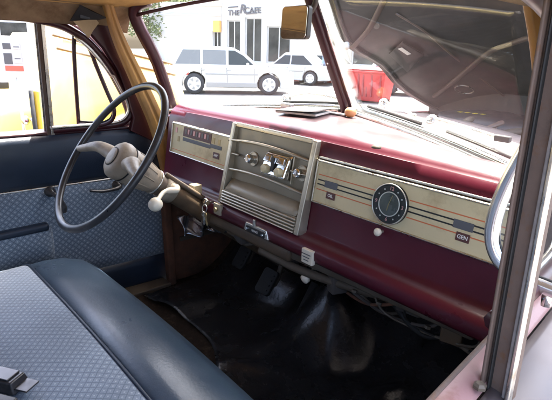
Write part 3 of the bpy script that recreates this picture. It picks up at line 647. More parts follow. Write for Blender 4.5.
# hub: padded loaf, spokes taper to the rim
hub = B().lathe([(.001, .046), (.026, .045), (.044, .040), (.054, .030), (.057, .016), (.055, .004), (.0515, .0), (.0515, -.004), (.053, -.012), (.052, -.030), (.047, -.055), (.041, -.085), (.037, -.11)], HC, WN, 36).obj('hub', 'hub_beige', SW, True)
B().tube([HC + WN * -.002 + (E1 * cos(t) + E2 * sin(t)) * .0522 for t in [2 * pi * k / 40 for k in range(40)]], .0022, 6, closed=True).obj('hub_seam', 'black_rubber', SW, True)
B().tube([HC + WN * -.109 + (E1 * cos(t) + E2 * sin(t)) * .0365 for t in [2 * pi * k / 36 for k in range(36)]], .0034, 8, closed=True).obj('hub_collar', 'worn_chrome', SW, True)
B().tube([HC + WN * .0452 + (E1 * cos(t) + E2 * sin(t)) * .0275 for t in [2 * pi * k / 36 for k in range(36)]], .0014, 6, closed=True).obj('button_seam', 'black_rubber', SW, True)
B().lathe([(.026, 0), (.026, .003), (.020, .0055), (.001, .0065)], HC + WN * .0445, WN, 28).obj('horn_button', 'hub_beige', SW, False, bevel=.001)
for k in range(10):
    t = 2 * pi * k / 10; e_ = E1 * cos(t) + E2 * sin(t)
    B().tube([HC + WN * -.014 + e_ * .0525, HC + WN * -.032 + e_ * .0515, HC + WN * -.056 + e_ * .0465, HC + WN * -.086 + e_ * .0405], .0024, 6).obj('hub_rib', 'hub_beige', SW, True)
for s_ in (-1, 1):
    ez = -.028 if s_ < 0 else -.012
    pts = spline([HC + E1 * s_ * .03 + WN * .002, HC + E1 * s_ * .075 + WN * .018 + E2 * .008, HC + E1 * s_ * .13 + WN * .042 + E2 * .006, HC + E1 * s_ * .19 + WN * .052 + E2 * (ez * .6), WC + E1 * s_ * .226 + E2 * ez - WN * .002], 6)
    n_ = len(pts) - 1; rd = [lerp(.027, .0135, smst(.05, .95, i / n_)) for i in range(n_ + 1)]
    B().tube(pts, rd, 16, flat=.8).obj('spoke', 'hub_beige', SW, True)
CD = -WN
COLM = B().tube([HC + CD * .10, HC + CD * .14, HC + CD * .16, HC + CD * .55, HC + CD * .86], [.034, .034, .030, .030, .030], 18).obj('steering_column', 'column_brown', CAR, True)
ups = (Vector((0, 0, 1)) - CD * CD.z).normalized(); sdx = CD.cross(ups).normalized(); sdx = sdx if sdx.x > 0 else -sdx
# shift tube and lever
B().tube([HC + CD * .12 + ups * .036 + sdx * .012, HC + CD * .44 + ups * .036 + sdx * .012], .0085, 10).obj('shift_tube', 'column_brown', COLM, True)
cl = HC + CD * .155
B().tube([cl + CD * -.022, cl + CD * .022], .037, 18).obj('shift_collar', 'hub_beige', COLM, True)
kp = P(155.5, 204.5, 0, -.155)
gl_ = B().tube(spline([cl + sdx * .02 + ups * .012, cl + sdx * .055 + ups * .012, cl.lerp(kp, .55) + ups * .018, kp], 6), [.015] * 5 + [.0095] * 6 + [.0065] * 8, 10).obj('gear_lever', 'ivory', COLM, True)
B().lathe([(.005, -.020), (.014, -.015), (.0195, -.005), (.0195, .006), (.013, .016), (.001, .0205)], kp, (kp - cl).normalized(), 18).obj('lever_knob', 'ivory', COLM, True)

# ---- seat
def sprof(x):
    a = abs(x) / .70; k = 1 - .10 * smst(.86, 1.0, a) ; dz = -.035 * smst(.80, 1., a) - .02 * smst(.9, 1.02, a) + .012 * cos(pi * x * 1.2)
    pr = [(-1.0, .40), (-1.0, .50), (-.93, .565), (-.80, .592), (-.66, .612), (-.565, .620), (-.525, .620), (-.515, .618), (-.46, .620), (-.40, .613), (-.345, .592), (-.302, .555), (-.280, .505), (-.275, .45), (-.288, .38), (-.305, .32)]
    return [Vector((x, y + .025 * smst(.90, 1., a) * (-1 if y > -.6 else 1), z + (dz if z > .45 else 0))) for y, z in pr]
sx = [-.715 + 1.43 * i / 44 for i in range(45)]
SEAT = empty('bench_seat', (0, 0, 0)); SEAT.parent = CAR; tag(SEAT, 'bench seat in pale blue woven cloth with dark blue vinyl front')
prs = [sprof(x) for x in sx]
ccap = []
cu = B().rings([p[0:8] for p in prs], False, False)
for e in (prs[0], prs[-1]): cu.add(e[0:8] + [Vector((e[0].x, -.52, .4))], [tuple(range(9))])
cu.obj('seat_cushion', 'seat_fabric', SEAT, True, solid=-.004)
vi = B().rings([p[7:] for p in prs], False, False)
for e in (prs[0], prs[-1]): vi.add(e[7:] + [Vector((e[0].x, -.515, .32))], [tuple(range(len(e[7:]) + 1))])
vi.obj('seat_front', 'seat_vinyl', SEAT, True, solid=-.004)
B().tube([p[7] + Vector((0, 0, .0015)) for p in prs], .0042, 8).obj('piping', 'navy_vinyl', SEAT, True)
def bk(u, v):
    x = lerp(-.70, .70, u); z = lerp(.56, 1.08, v); return (x, -.93 - .16 * v + .03 * sin(pi * v) - .03 * abs(2 * u - 1) ** 6, z)
B().grid(bk, 20, 10).obj('seat_back', 'seat_fabric', SEAT, True, solid=-.12)
B().box((0, -.66, .355), (1.3, .56, .09)).obj('seat_base', 'black_void', SEAT, bevel=.01)

# ---- floor, kick panels
def flz(x, y):
    z = .30 + .34 * smst(.18, .68, y) ** 1.1 + (.105 * math.exp(-((x - .02) / .14) ** 2)) * smst(-.7, .5, y)
    return z
B().grid(lambda u, v: (lerp(-.74, .78, u), lerp(-2.2, .67, v), flz(lerp(-.74, .78, u), lerp(-2.2, .67, v))), 40, 50).obj('car_floor', 'carpet_brown', CAR, True, solid=-.01)
for sg in (-1, 1):
    kp_ = B().grid(lambda u, v: (sg * lerp(.735, .70, u), lerp(.085, .67, u), lerp(.28, .80, v)), 6, 6).obj('kick_panel', 'rust', CAR, True, solid=-.01 * sg)
    B().bar((sg * .725, .075, .28), (sg * .725, .06, .80), .04, .035, (0, 1, 0)).obj('hinge_post', 'rust', kp_, bevel=.008)
    B().bar((sg * .755, -1.0, .30), (sg * .745, .06, .30), .09, .03).obj('door_step', 'dirty_metal', CAR, bevel=.006)
B().bar((-.718, .12, .50), (-.694, .62, .50), .012, .02).obj('kick_seam', 'dirty_metal', CAR, bevel=.003)

# pedals
def pedal(px, py, y, w_, h_, nm, top):
    q = P(px, py, 1, y); n_ = Vector((0, -.8, .6)); u_ = Vector((0, .6, .8)); X = Vector((1, 0, 0))
    p = [q + X * a * w_ / 2 + u_ * b_ * h_ / 2 for a, b_ in ((-1, -.8), (-.8, -1), (.8, -1), (1, -.8), (1, .8), (.8, 1), (-.8, 1), (-1, .8))]
    o = B().prism(p, -n_ * .014).obj(nm, 'black_rubber', CAR, bevel=.003); tag(o)
    for k in range(4): B().bar(q - X * w_ * .36 + u_ * h_ * (-.3 + .2 * k) + n_ * .002, q + X * w_ * .36 + u_ * h_ * (-.3 + .2 * k) + n_ * .002, .006, .005, n_).obj('pedal_rib', 'black_rubber', o)
    B().tube(spline([q - n_ * .02, q - n_ * .05 + u_ * .02, Vector((q.x - .01, y + .14, .66)), Vector((q.x - .01, y + .2, .78))], 5), .011, 8).obj('pedal_arm', 'dirty_metal', o, True)
pedal(241, 257, .26, .072, .095, 'clutch_pedal', 0); pedal(266, 281, .18, .074, .098, 'brake_pedal', 0)
q0, q1 = P(316, 283, 1, .30), P(292, 336, 1, .13)
e = (q1 - q0).normalized(); X = Vector((1, 0, 0))
o = B().hexa([q1 - X * .03, q1 + X * .03, q0 + X * .024, q0 - X * .024, q1 - X * .03 + Vector((0, .012, -.014)), q1 + X * .03 + Vector((0, .012, -.014)), q0 + X * .024 + Vector((0, .012, -.014)), q0 - X * .024 + Vector((0, .012, -.014))]).obj('accelerator_pedal', 'black_rubber', CAR, bevel=.004)
B().tube([q0.lerp(q1, .5) + Vector((0, .012, -.012)), q0.lerp(q1, .5) + Vector((0, .11, -.05))], .008, 8).obj('pedal_arm', 'dirty_metal', o, True)

# rear-view mirror
mc = P(294, 22.5, 1, .10); md = ((Vector((-.52, -.22, 1.44)) - mc).normalized() + (CAM - mc).normalized()).normalized()
mx = Vector((0, 0, 1)).cross(md).normalized(); my = md.cross(mx)
def rr(w_, h_, r_):
    o = []
    for cx, cy, a0 in ((w_ - r_, h_ - r_, 0), (-w_ + r_, h_ - r_, 90), (-w_ + r_, -h_ + r_, 180), (w_ - r_, -h_ + r_, 270)):
        for k in range(5): a = radians(a0 + 22.5 * k); o.append((cx + r_ * cos(a), cy + r_ * sin(a)))
    return o
sh = [mc + mx * a + my * b_ for a, b_ in rr(.058, .044, .012)]
MR = B().prism(sh, -md * .016).obj('rear_view_mirror', 'mirror_back', CAR, bevel=.003)
B().prism([mc + md * .0018 + mx * a + my * b_ for a, b_ in rr(.0555, .0415, .011)], -md * .0012).obj('mirror_glass', 'mirror', MR)
B().tube(spline([mc - md * .014, mc - md * .03 + Vector((.02, .01, .03)), mc + Vector((.05, .03, .06)), Vector((.012, .125, 1.462))], 5), .008, 8).obj('mirror_arm', 'mirror_back', MR, True)

# ---- cowl, fenders, hood, engine bay
def cowl(u, v):
    x = lerp(-.78, .78, u); b_ = wsb(max(-.72, min(.72, x))); y = lerp(b_.y + .012, .80 - .12 * (x / .78) ** 2, v)
    return (x, y, b_.z - .006 - .035 * v - .05 * (x / .78) ** 4 * (1 - .3 * v))
cw = B().grid(cowl, 24, 8).obj('cowl', 'cowl_grey', CAR, True, solid=-.004)
for sg in (-1, 1):
    B().grid(lambda u, v: (sg * lerp(.78, .92, smst(0, 1, v)), lerp(.11, .85, u), lerp(1.02, .30, v)), 8, 8).obj('cowl_side', 'maroon_faded_lit' if sg > 0 else 'maroon', CAR, True, solid=.004)
    def fend(u, v):
        y = lerp(.72, 2.55, u); a = lerp(-.5, 1., v)
        top = .90 + .06 * sin(pi * min(1, u * 1.15)) - .25 * smst(.7, 1, u)
        ang = v * pi * .62; return (sg * (.62 + .36 * sin(ang) * (1 - .25 * smst(.8, 1, u))), y, top - .42 * (1 - cos(ang)))
    B().grid(fend, 20, 12).obj('fender', 'maroon', CAR, True, solid=.004)
B().box((0, 1.5, .62), (1.1, 1.5, .04)).obj('engine_bay_floor', 'engine_black', CAR)
eng = B().box((0, 1.35, .78), (.34, .8, .26)).obj('engine', 'engine_black', CAR, bevel=.03)
B().lathe([(.02, .08), (.12, .08), (.195, .068), (.20, .03), (.19, .0), (.08, -.01), (.06, -.06)], (.06, 1.16, .985), (0, 0, 1), 32).obj('air_cleaner', 'engine_black', eng, True)
for i in range(4): B().box((-.02 + .03 * i, 1.08 + .006 * i, 1.0665), (.016, .022, .001)).obj('decal_mark', 'yellow_print', eng)
# hood: hinged at the nose, thrown up so its underside faces the windshield
HE = spline([P(x_, y_, 0, -.60) for x_, y_ in ((447, 118), (438, 112), (400, 90), (378, 66), (345, 45), (329, 2), (319, -30))], 6)
def hood_edge(v):       # side line of the hood, from hinge (v=0) to the raised rear edge (v=1)
    k = v * (len(HE) - 1); i = min(int(max(k, 0)), len(HE) - 2); return HE[i].lerp(HE[i + 1], k - i)
def hood(u, v):
    t = 2 * u - 1; e_ = hood_edge(v); hw = .60
    nrm = Vector((0, .50, .86)); bow_ = .19 * (1 - abs(t) ** 2.2) * (.65 + .35 * v)
    return Vector((hw * t, e_.y, e_.z)) + nrm * bow_
HOOD = B().grid(hood, 28, 20).obj('hood', 'primer_hood', CAR, True, solid=.006); tag(HOOD, 'raised hood with its dull brown underside and curved brace')
def hpt(u, v, c=.012):
    p = hood(u, v); n_ = (hood(u + .01, v) - p).cross(hood(u, v + .01) - p).normalized()
    if n_.y > 0: n_ = -n_
    return p + n_ * c
HG = [(u / 60, v / 60) for u in range(61) for v in range(61)]
def pix(p): d = p - CAM; return 276 + FPX * d.dot(RT) / d.dot(FW), 200 - FPX * d.dot(UP) / d.dot(FW)
HP = [(pix(hood(u, v)), u, v) for u, v in HG]
def huv(px, py):
    k = min(HP, key=lambda e: (e[0][0] - px) ** 2 + (e[0][1] - py) ** 2); return k[1], k[2]
def hp(px, py, c=.012): return hpt(*huv(px, py), c)
B().tube(spline([hp(434, 93), hp(450, 82), hp(470, 66), hp(492, 50), hp(515, 41), hp(535, 36), hp(560, 32)], 6), .017, 8, flat=.7).obj('hood_brace', 'hood_brace', HOOD, True)
B().tube(spline([hp(396, 12, .004), hp(425, 32, .004), hp(455, 55, .004), hp(490, 84, .004), hp(520, 108, .004)], 6), .008, 8, flat=.6).obj('hood_crease', 'hood_brace', HOOD, True)
for us in ((.022, .022), (.978, .978)):
    B().tube([hpt(us[0], lerp(.04, .97, i / 16), .008) for i in range(17)], .011, 8, flat=.7).obj('hood_flange', 'primer_hood', HOOD, True)
B().tube(spline([hp(352, 46, .012), hp(366, 30, .012), hp(380, 10, .012), hp(388, -4, .012)], 5), .016, 8, flat=.6).obj('hood_stiffener', 'hood_brace', HOOD, True)
def patch(pts, c, th, mt, name):
    a = [hp(x_, y_, c) for x_, y_ in pts]; n_ = (a[1] - a[0]).cross(a[3] - a[0]).normalized(); n_ = n_ if n_.y < 0 else -n_
    return B().prism(a, n_ * th).obj(name, mt, HOOD, bevel=.003)
patch([(388, 53), (402, 38), (424, 52), (408, 70)], .006, .008, 'primer_hood', 'hood_plate'); patch([(399, 46), (403, 43.5), (412, 50), (408, 53)], .020, .002, 'sticker', 'sticker')
u0, v0 = huv(464, 88); B().tube([hpt(u0 + .035 * cos(t), v0 + .022 * sin(t), .008) for t in [2 * pi * k / 20 for k in range(20)]], .004, 6, closed=True).obj('hood_emblem', 'worn_chrome', HOOD, True)
q = hp(379, 26, .004); B().lathe([(.014, 0), (.014, .006), (.004, .008)], q, (CAM - q).normalized(), 12).obj('hood_plug', 'dirty_metal', HOOD)
B().tube([hp(347, 41, .03), hp(347, 41, .03) + Vector((.01, -.01, -.02))], .014, 10).obj('under_hood_lamp', 'sticker', HOOD, True)
B().hexa([Vector(p) for p in ((-.62, .84, .955), (-.16, .84, .985), (-.26, 1.75, .90), (-.60, 1.75, .88), (-.62, .84, .975), (-.16, .84, 1.0), (-.26, 1.75, .915), (-.60, 1.75, .895))]).obj('bay_side_panel', 'cowl_grey', CAR, bevel=.01)  # added grey panel; the far fender's sky reflection is put into its colour
B().hexa([Vector(p) for p in ((-.64, 1.84, .55), (.64, 1.84, .55), (.64, 1.90, .55), (-.64, 1.90, .55), (-.64, 1.84, 1.00), (.64, 1.84, 1.00), (.64, 1.90, .98), (-.64, 1.90, .98))]).obj('radiator', 'engine_black', CAR, bevel=.01)
B().box((.02, 1.86, .70), (1.3, .05, .8)).obj('radiator_support', 'primer_hood', CAR, bevel=.01)
B().hexa([Vector(p) for p in ((.26, .84, .93), (.64, .84, .93), (.62, 1.80, .88), (.24, 1.80, .88), (.26, .84, .99), (.64, .84, .98), (.62, 1.80, .92), (.24, 1.80, .92))]).obj('bay_side_panel', 'engine_black', CAR, bevel=.01)
rg2 = random.Random(4)
for i in range(7):
    x = -.2 + .09 * i; B().tube(spline([(x, .70, 1.0), (x + rg2.uniform(-.05, .1), .86, 1.05 + rg2.uniform(-.02, .03)), (x + rg2.uniform(-.1, .15), 1.05, 1.02), (x + rg2.uniform(-.1, .1), 1.25, .92)], 6), rg2.uniform(.006, .014), 8).obj('engine_hose', rg2.choice(['engine_black', 'hood_brace', 'dirty_metal']), eng, True)
# wipers on the cowl
wh = P(450, 133, 1, .40)
def wiper(h0, tip, mid, nm):
    o = B().lathe([(.018, -.01), (.018, .012), (.012, .02), (.002, .024)], h0, (0, .2, 1), 16).obj('wiper', 'chrome', CAR, True)
    B().tube(spline([h0 + Vector((0, 0, .014)), mid, tip], 6), .0045, 8).obj('wiper_arm', 'worn_chrome', o, True)
    return o
h0 = wsb(.30) + Vector((0, .075, .02))
t1 = wsb(.56) + Vector((-.005, .035, .055)); t0 = wsb(.36) + Vector((0, .04, .05))
o = wiper(h0, t1, h0.lerp(t1, .5) + Vector((0, .0, .008)), '')
B().box(t1, (.035, .016, .014)).obj('wiper_clip', 'black_rubber', o, bevel=.003)
B().tube([wsb(x) + Vector((0, .016, .028)) for x in (.40, .5, .6, .68)], .005, 6).obj('wiper_blade', 'black_rubber', o, True)
h1 = wsb(-.30) + Vector((0, .075, .02)); t2 = wsb(-.08) + Vector((0, .03, .035))
o = wiper(h1, t2, h1.lerp(t2, .5) + Vector((0, 0, .02)), ''); B().tube([wsb(x) + Vector((0, .016, .02)) for x in (-.26, -.18, -.1, -.03)], .005, 6).obj('wiper_blade', 'black_rubber', o, True)
o = wiper(wsb(.06) + Vector((0, .10, .02)), wsb(.25) + Vector((0, .05, .03)), wsb(.15) + Vector((0, .08, .03)), ''); B().tube([wsb(x) + Vector((0, .02, .022)) for x in (.06, .14, .22, .30)], .0055, 6).obj('wiper_blade', 'black_rubber', o, True)

# ================================================================ loose things in the car
# rubber floor mat with buckles and folds
def matz(x, y):
    z = flz(x, y) + .012
    z += .022 * math.exp(-((y - .28 + .3 * x) / .05) ** 2) * smst(-.5, -.2, x) * smst(.3, .05, x)
    z += .085 * math.exp(-(((x - .06) / .12) ** 2 + ((y - .24) / .085) ** 2)) + .05 * math.exp(-(((x + .28) / .10) ** 2 + ((y - .30) / .05) ** 2))
    z += .020 * sin(9 * x + 5 * y) * sin(7 * y - 3 * x) + .007 * sin(23 * x - 9 * y) + .012 * math.exp(-((x + .9 * y - .28) / .03) ** 2) + .014 * math.exp(-((x - 1.1 * y - .12) / .03) ** 2)
    z += .03 * math.exp(-(((x - .34 - .2 * (y - .2)) / .035) ** 2)) * smst(.0, .2, y)
    return z
def fm(u, v):
    x = lerp(-.66, .70, u); y = lerp(-.09 + .04 * sin(7 * u) - .12 * smst(.30, .6, u), .655, v); return (x, y, max(matz(x, y), flz(x, y) + .018))
tag(B().grid(fm, 90, 50).obj('floor_mat', 'rubber_mat', None, True, solid=.004), 'crumpled black rubber mat on the car floor under the dashboard', 'floor mat')
# foil-faced pad
c = P(190, 224, 0, -.66)
def fo(u, v):
    return c + Vector((.02 * sin(9 * u + 4 * v) , lerp(-.05, .09, u), 0)) + Vector((lerp(-.02, .05, v), 0, lerp(.035, -.035, v) + .008 * sin(11 * u) * cos(7 * v)))
tag(B().grid(fo, 24, 16).obj('foil_pad', 'foil', None, True, solid=.004), 'crumpled silver foil pad tucked under the dashboard above the rusty kick panel', 'foil')
# keys
ks = P(204.5, 203, 1, -.095)
KY = empty('key_ring', ks, 0, 'small bunch of keys hanging from the ignition lock', 'keys')
B().tube([Vector((0, .0, -.018)) + Vector((.012 * cos(t), .003 * sin(t), .012 * sin(t))) for t in [2 * pi * k / 18 for k in range(18)]], .0012, 6, closed=True).obj('ring', 'steel', KY, True)
B().lathe([(.008, -.0015), (.008, .0015)], (0, .012, -.002), (1, 0, 0), 14).box((0, .022, -.002), (.002, .026, .006)).obj('key', 'worn_chrome', KY)
for i, a in enumerate((-.3, .12, .4)):
    M = Matrix.Rotation(a, 3, 'Y') @ Matrix.Rotation(.5 * i, 3, 'Z'); b = B().lathe([(.0085, -.001), (.0085, .001)], (0, 0, -.009), (0, 1, 0), 14).box((0, 0, -.030), (.006, .002, .026)).box((.0035, 0, -.036), (.003, .0018, .004))
    b.v = [M @ v + Vector((0, .0, -.029)) for v in b.v]; b.obj('key', 'worn_chrome' if i else 'hand_brass', KY)
# booklet and knob on the dash top
bz = 1.124
def dtop(x, y):
    best = [p for p in dprof(x)[:5]]
    for a, b_ in zip(best, best[1:]):
        if b_.y <= y <= a.y: return lerp(b_.z, a.z, (y - b_.y) / (a.y - b_.y))
    return best[-1].z
c = P(303, 112.5, 2, 1.123); bl = empty('booklet', (c.x, c.y, dtop(c.x, c.y) + .004), radians(18), 'thin dark booklet lying on the dash top below the center post', 'booklet')
B().box((0, 0, .004), (.135, .10, .006)).obj('pages', 'paper_edge', bl, bevel=.001); B().grid(lambda u, v: (lerp(-.07, .07, u), lerp(-.053, .053, v), .0075 + .016 * smst(.4, 1, u) * smst(.3, 1, v) * 0 + .006 * u), 8, 6).obj('cover', 'paper_dark', bl, True, solid=.0012)
c = P(350.5, 113, 2, 1.13); kb = empty('orange_bulb', (c.x, c.y, dtop(c.x, c.y) + .001), 0, 'small round orange knob on the dash top at the foot of the center post', 'knob')
B().lathe([(.001, .029), (.010, .028), (.0165, .022), (.018, .014), (.014, .005), (.008, .001)], (0, 0, 0), (0, 0, 1), 20).obj('knob_head', 'orange_knob', kb, True); B().box((-.055, -.004, .005), (.09, .02, .006)).obj('base_strip', 'steel', kb, bevel=.002)
c = P(290, 107, 2, 1.128); tag(B().box((c.x - .03, c.y + .015, dtop(c.x, c.y + .015) + .012), (.05, .02, .018)).obj('clip_bracket', 'steel', None, bevel=.004), 'small grey metal clip at the base of the far windshield pane', 'clip')
c = P(377, 140.5, 2, 1.118); tag(B().lathe([(.011, .0), (.011, .003), (.006, .007), (.001, .0075)], (c.x, c.y, dtop(c.x, c.y)), (0, 0, 1), 16).obj('dash_plug', 'dirty_metal', None, True), 'round flat plug in the maroon dash top', 'plug')
# seat-belt buckle lying on the seat
c = P(4, 377, 2, .645); SBZ = .626
bu = empty('seat_belt', (c.x, c.y, SBZ), radians(33), 'black seat belt with chrome buckle lying on the pale blue seat cloth', 'seat belt')
B().hexa([Vector(p) for p in ((-.05, -.026, 0), (.045, -.024, 0), (.045, .024, 0), (-.05, .026, 0), (-.05, -.024, .022), (.035, -.020, .026), (.035, .020, .026), (-.05, .024, .022))]).obj('buckle', 'wheel_black', bu, bevel=.004)
B().box((.0, 0, .0275), (.05, .034, .004)).obj('release_plate', 'dark_steel', bu, bevel=.0015)
B().box((.056, 0, .012), (.03, .036, .004)).obj('tongue', 'dark_steel', bu, bevel=.001)
B().box((.02, -.052, .010), (.10, .03, .012)).obj('lower_buckle', 'wheel_black', bu, bevel=.004)
B().grid(lambda u, v: (lerp(-.045, -.26, u), lerp(-.022, .022, v), .010 + .012 * sin(pi * u) - .004 * u), 10, 2).obj('webbing', 'black_rubber', bu, True, solid=.002)

# ================================================================ outdoors
def car_wheel(c, r, w_, par, ax=(0, 1, 0), mt='rim'):
    o = B().lathe([(r * .62, -w_ / 2), (r * .92, -w_ / 2), (r, -w_ * .3), (r, w_ * .3), (r * .92, w_ / 2), (r * .62, w_ / 2)], c, ax, 28).obj('wheel', 'tyre', par, True)
    for s_ in (-1, 1):
        ri = Vector(c) + Vector(ax) * (s_ * w_ * .46); B().lathe([(r * .66, 0), (r * .66, .012), (r * .60, .010), (r * .1, .016), (.001, .016)], ri, Vector(ax) * s_, 24).obj('rim', mt, o, True)
        u_ = Vector(ax).orthogonal().normalized(); v_ = Vector(ax).cross(u_); b_ = B()
        for k in range(5):
            t_ = 2 * pi * k / 5; e1_ = u_ * cos(t_) + v_ * sin(t_); e2_ = -u_ * sin(t_) + v_ * cos(t_)
            b_.prism([ri + e1_ * r * a_ + e2_ * r * c__ + Vector(ax) * s_ * .008 for a_, c__ in ((.25, -.06), (.54, -.15), (.54, .15), (.25, .06))], Vector(ax) * s_ * .010)
        b_.obj('rim_slots', 'silver_trim', o)
    return o
def make_car(name, loc, rz, L_, W_, H_, paint, label, kind='suv', low=None, group=None, wr=.36):
    """car along local +X (nose at +X)"""
    t = empty(name, loc, rz, label, 'car', group)
    hl_ = L_ / 2; belt = H_ * .60; gr = .24
    xf, xr = hl_ * .60, -hl_ * .56
    # lower body outline with wheel arches
    def arch(cx, n=9):
        return [(cx + wr * 1.17 * cos(a), wr + wr * 1.17 * sin(a)) for a in [radians(-18 + (216) * k / (n - 1)) for k in range(n)]]
    hood_z = belt * .93 if kind == 'suv' else belt * .92
    ol = [(-hl_, gr + .12), (-hl_ + .06, gr)] + list(reversed(arch(xr))) + list(reversed(arch(xf))) + [(hl_ - .08, gr), (hl_, gr + .15), (hl_ - .01, belt * .74), (hl_ - .12, hood_z - .1), (hl_ * .60, hood_z), (hl_ * .40, belt), (-hl_ + .1, belt + .02), (-hl_, belt - .25)]
    def slab(b_, pts, w0, w1): return b_
    b_ = B(); n = len(ol)
    ringsY = []
    for yy, k in ((-W_ / 2, .0), (-W_ / 2 + .0, .0)): pass
    b_.prism([Vector((x, -W_ / 2, z)) for x, z in ol], (0, W_, 0))
    body = b_.obj('body', paint, t, bevel=.06, seg=3)
    if low:
        for s_ in (-1, 1): B().box(((xf + xr) / 2, s_ * (W_ / 2 + .012), gr + .10), (xf - xr - wr * 2.4, .03, .16)).obj('side_cladding', low, body, bevel=.01)
    # greenhouse
    if kind == 'suv': gp = [(hl_ * .46, belt - .02), (hl_ * .24, lerp(belt, H_, .62)), (hl_ * .04, H_ - .03), (-hl_ * .2, H_), (-hl_ * .76, H_ - .05), (-hl_ + .10, belt)]
    else: gp = [(hl_ * .32, belt - .02), (hl_ * .04, H_ - .02), (-hl_ * .2, H_), (-hl_ * .42, H_ - .03), (-hl_ * .74, belt)]
    wb, wt = W_ / 2 - .03, W_ / 2 - .20
    def gw(z): return lerp(wb, wt, (z - belt) / (H_ - belt))
    gv = [Vector((x, -gw(z), z)) for x, z in gp] + [Vector((x, gw(z), z)) for x, z in gp]; n = len(gp)
    B().add(gv, [tuple(range(n)), tuple(range(2 * n - 1, n - 1, -1))] + [(i, i + 1, n + i + 1, n + i) for i in range(n - 1)] + [(n - 1, 0, n, 2 * n - 1)]).obj('cabin', paint, t, bevel=.05, seg=3)
    def win(poly, nm='window', gm='car_glass'):
        for s_ in (-1, 1):
            p = [Vector((x, s_ * (gw(z) + .006), z)) for x, z in poly]; B().prism(p, (0, -s_ * .012, 0)).obj(nm, gm, t)
    g0, g1 = belt + .05, H_ - .12
    if kind == 'suv':
        win([(hl_ * .36, g0), (hl_ * .20, lerp(g0, g1, .65)), (hl_ * .06, g1), (-hl_ * .03, g1), (-hl_ * .03, g0)]); win([(-hl_ * .07, g0), (-hl_ * .07, g1), (-hl_ * .42, g1), (-hl_ * .42, g0)], gm='glare_glass'); win([(-hl_ * .46, g0), (-hl_ * .46, g1), (-hl_ * .72, g1), (-hl_ * .84, g0)], gm='glare_glass')
    else:
        win([(hl_ * .25, g0), (hl_ * .03, g1), (-hl_ * .10, g1), (-hl_ * .10, g0)]); win([(-hl_ * .13, g0), (-hl_ * .13, g1), (-hl_ * .38, g1), (-hl_ * .60, g0)])
    (x0, z0), (x1, z1) = gp[0], gp[1]; d = Vector((z1 - z0, 0, x0 - x1)).normalized()
    q = [Vector((lerp(x0, x1, a), s_ * (gw(lerp(z0, z1, a)) - .10), lerp(z0, z1, a))) + d * .008 for a, s_ in ((.12, -1), (.12, 1), (.9, 1), (.9, -1))]
    B().prism(q, -d * .012).obj('windshield', 'car_glass', t)
    for cx in (xf, xr):
        for s_ in (-1, 1): car_wheel((cx, s_ * (W_ / 2 - .11), wr), wr, .22, t)
    for s_ in (-1, 1):
        B().box((hl_ - .07, s_ * (W_ / 2 - .22), belt * .76), (.12, .34, .15)).obj('headlight', 'lamp_clear', t, bevel=.03); B().box((-hl_ + .02, s_ * (W_ / 2 - .12), belt * .85), (.08, .16, .28)).obj('tail_light', 'lamp_red', t, bevel=.02)
        B().box((hl_ * .26, s_ * (W_ / 2 + .07), belt + .06), (.10, .16, .12)).obj('side_mirror', paint, t, bevel=.03)
    for s_ in (-1, 1):
        for xx in (hl_ * .37, -hl_ * .05, -hl_ * .44): B().bar((xx, s_ * (W_ / 2 + .001), gr + .14), (xx - .02, s_ * (W_ / 2 + .001), belt - .06), .012, .012, (0, 1, 0)).obj('door_seam', 'tyre', body)
        B().box(((xf + xr) / 2, s_ * (W_ / 2 + .004), belt * .72), (xf - xr - wr * 2.2, .02, .05)).obj('side_moulding', 'silver_trim', body, bevel=.006)
        for xx in (-.05, -.45): B().box((hl_ * xx + .05, s_ * (W_ / 2 + .008), belt - .14), (.16, .025, .03)).obj('door_handle', low or paint, t, bevel=.008)
    return t
def on_ground(px, py):
    r = ray(px, py); t = 1.0
    for _ in range(4000):
        q = CAM + r * t
        if q.z <= gz(q.x, q.y): return q
        t += .02
    return q
def at(px, dep):    # ground point under a pixel column at a chosen depth
    q = CAM + ray(px, 60) * dep; return Vector((q.x, q.y, gz(q.x, q.y)))

# white SUV crossing the street
pL, pR = at(194, 17.6), at(265, 17.9); dv = pR - pL; ang = math.atan2(dv.y, dv.x); mid = (pL + pR) / 2
make_car('white_suv', (mid.x, mid.y, mid.z), ang, 4.55, 1.75, 1.63, 'white_car', 'white sport utility vehicle with grey cladding crossing the street', 'suv', 'silver_trim')
# far pavement and red kerb
fa = Vector((1, 0, 0)).lerp(Vector((cos(ang), sin(ang), 0)), .5).normalized(); fb = Vector((-fa.y, fa.x, 0))
k0 = at(300, 24.5)
tag(B().hexa([k0 + fa * s_ + fb * d + Vector((0, 0, h)) for h in (-.3, .13) for s_, d in ((-45, .16), (45, .16), (45, 3.9), (-45, 3.9))]).obj('pavement', 'pavement'), kind='structure')
tag(B().hexa([k0 + fa * s_ + fb * d + Vector((0, 0, h)) for h in (-.3, .14) for s_, d in ((-45, 0), (45, 0), (45, .158), (-45, .158))]).obj('kerb', 'red_paint'), kind='structure')

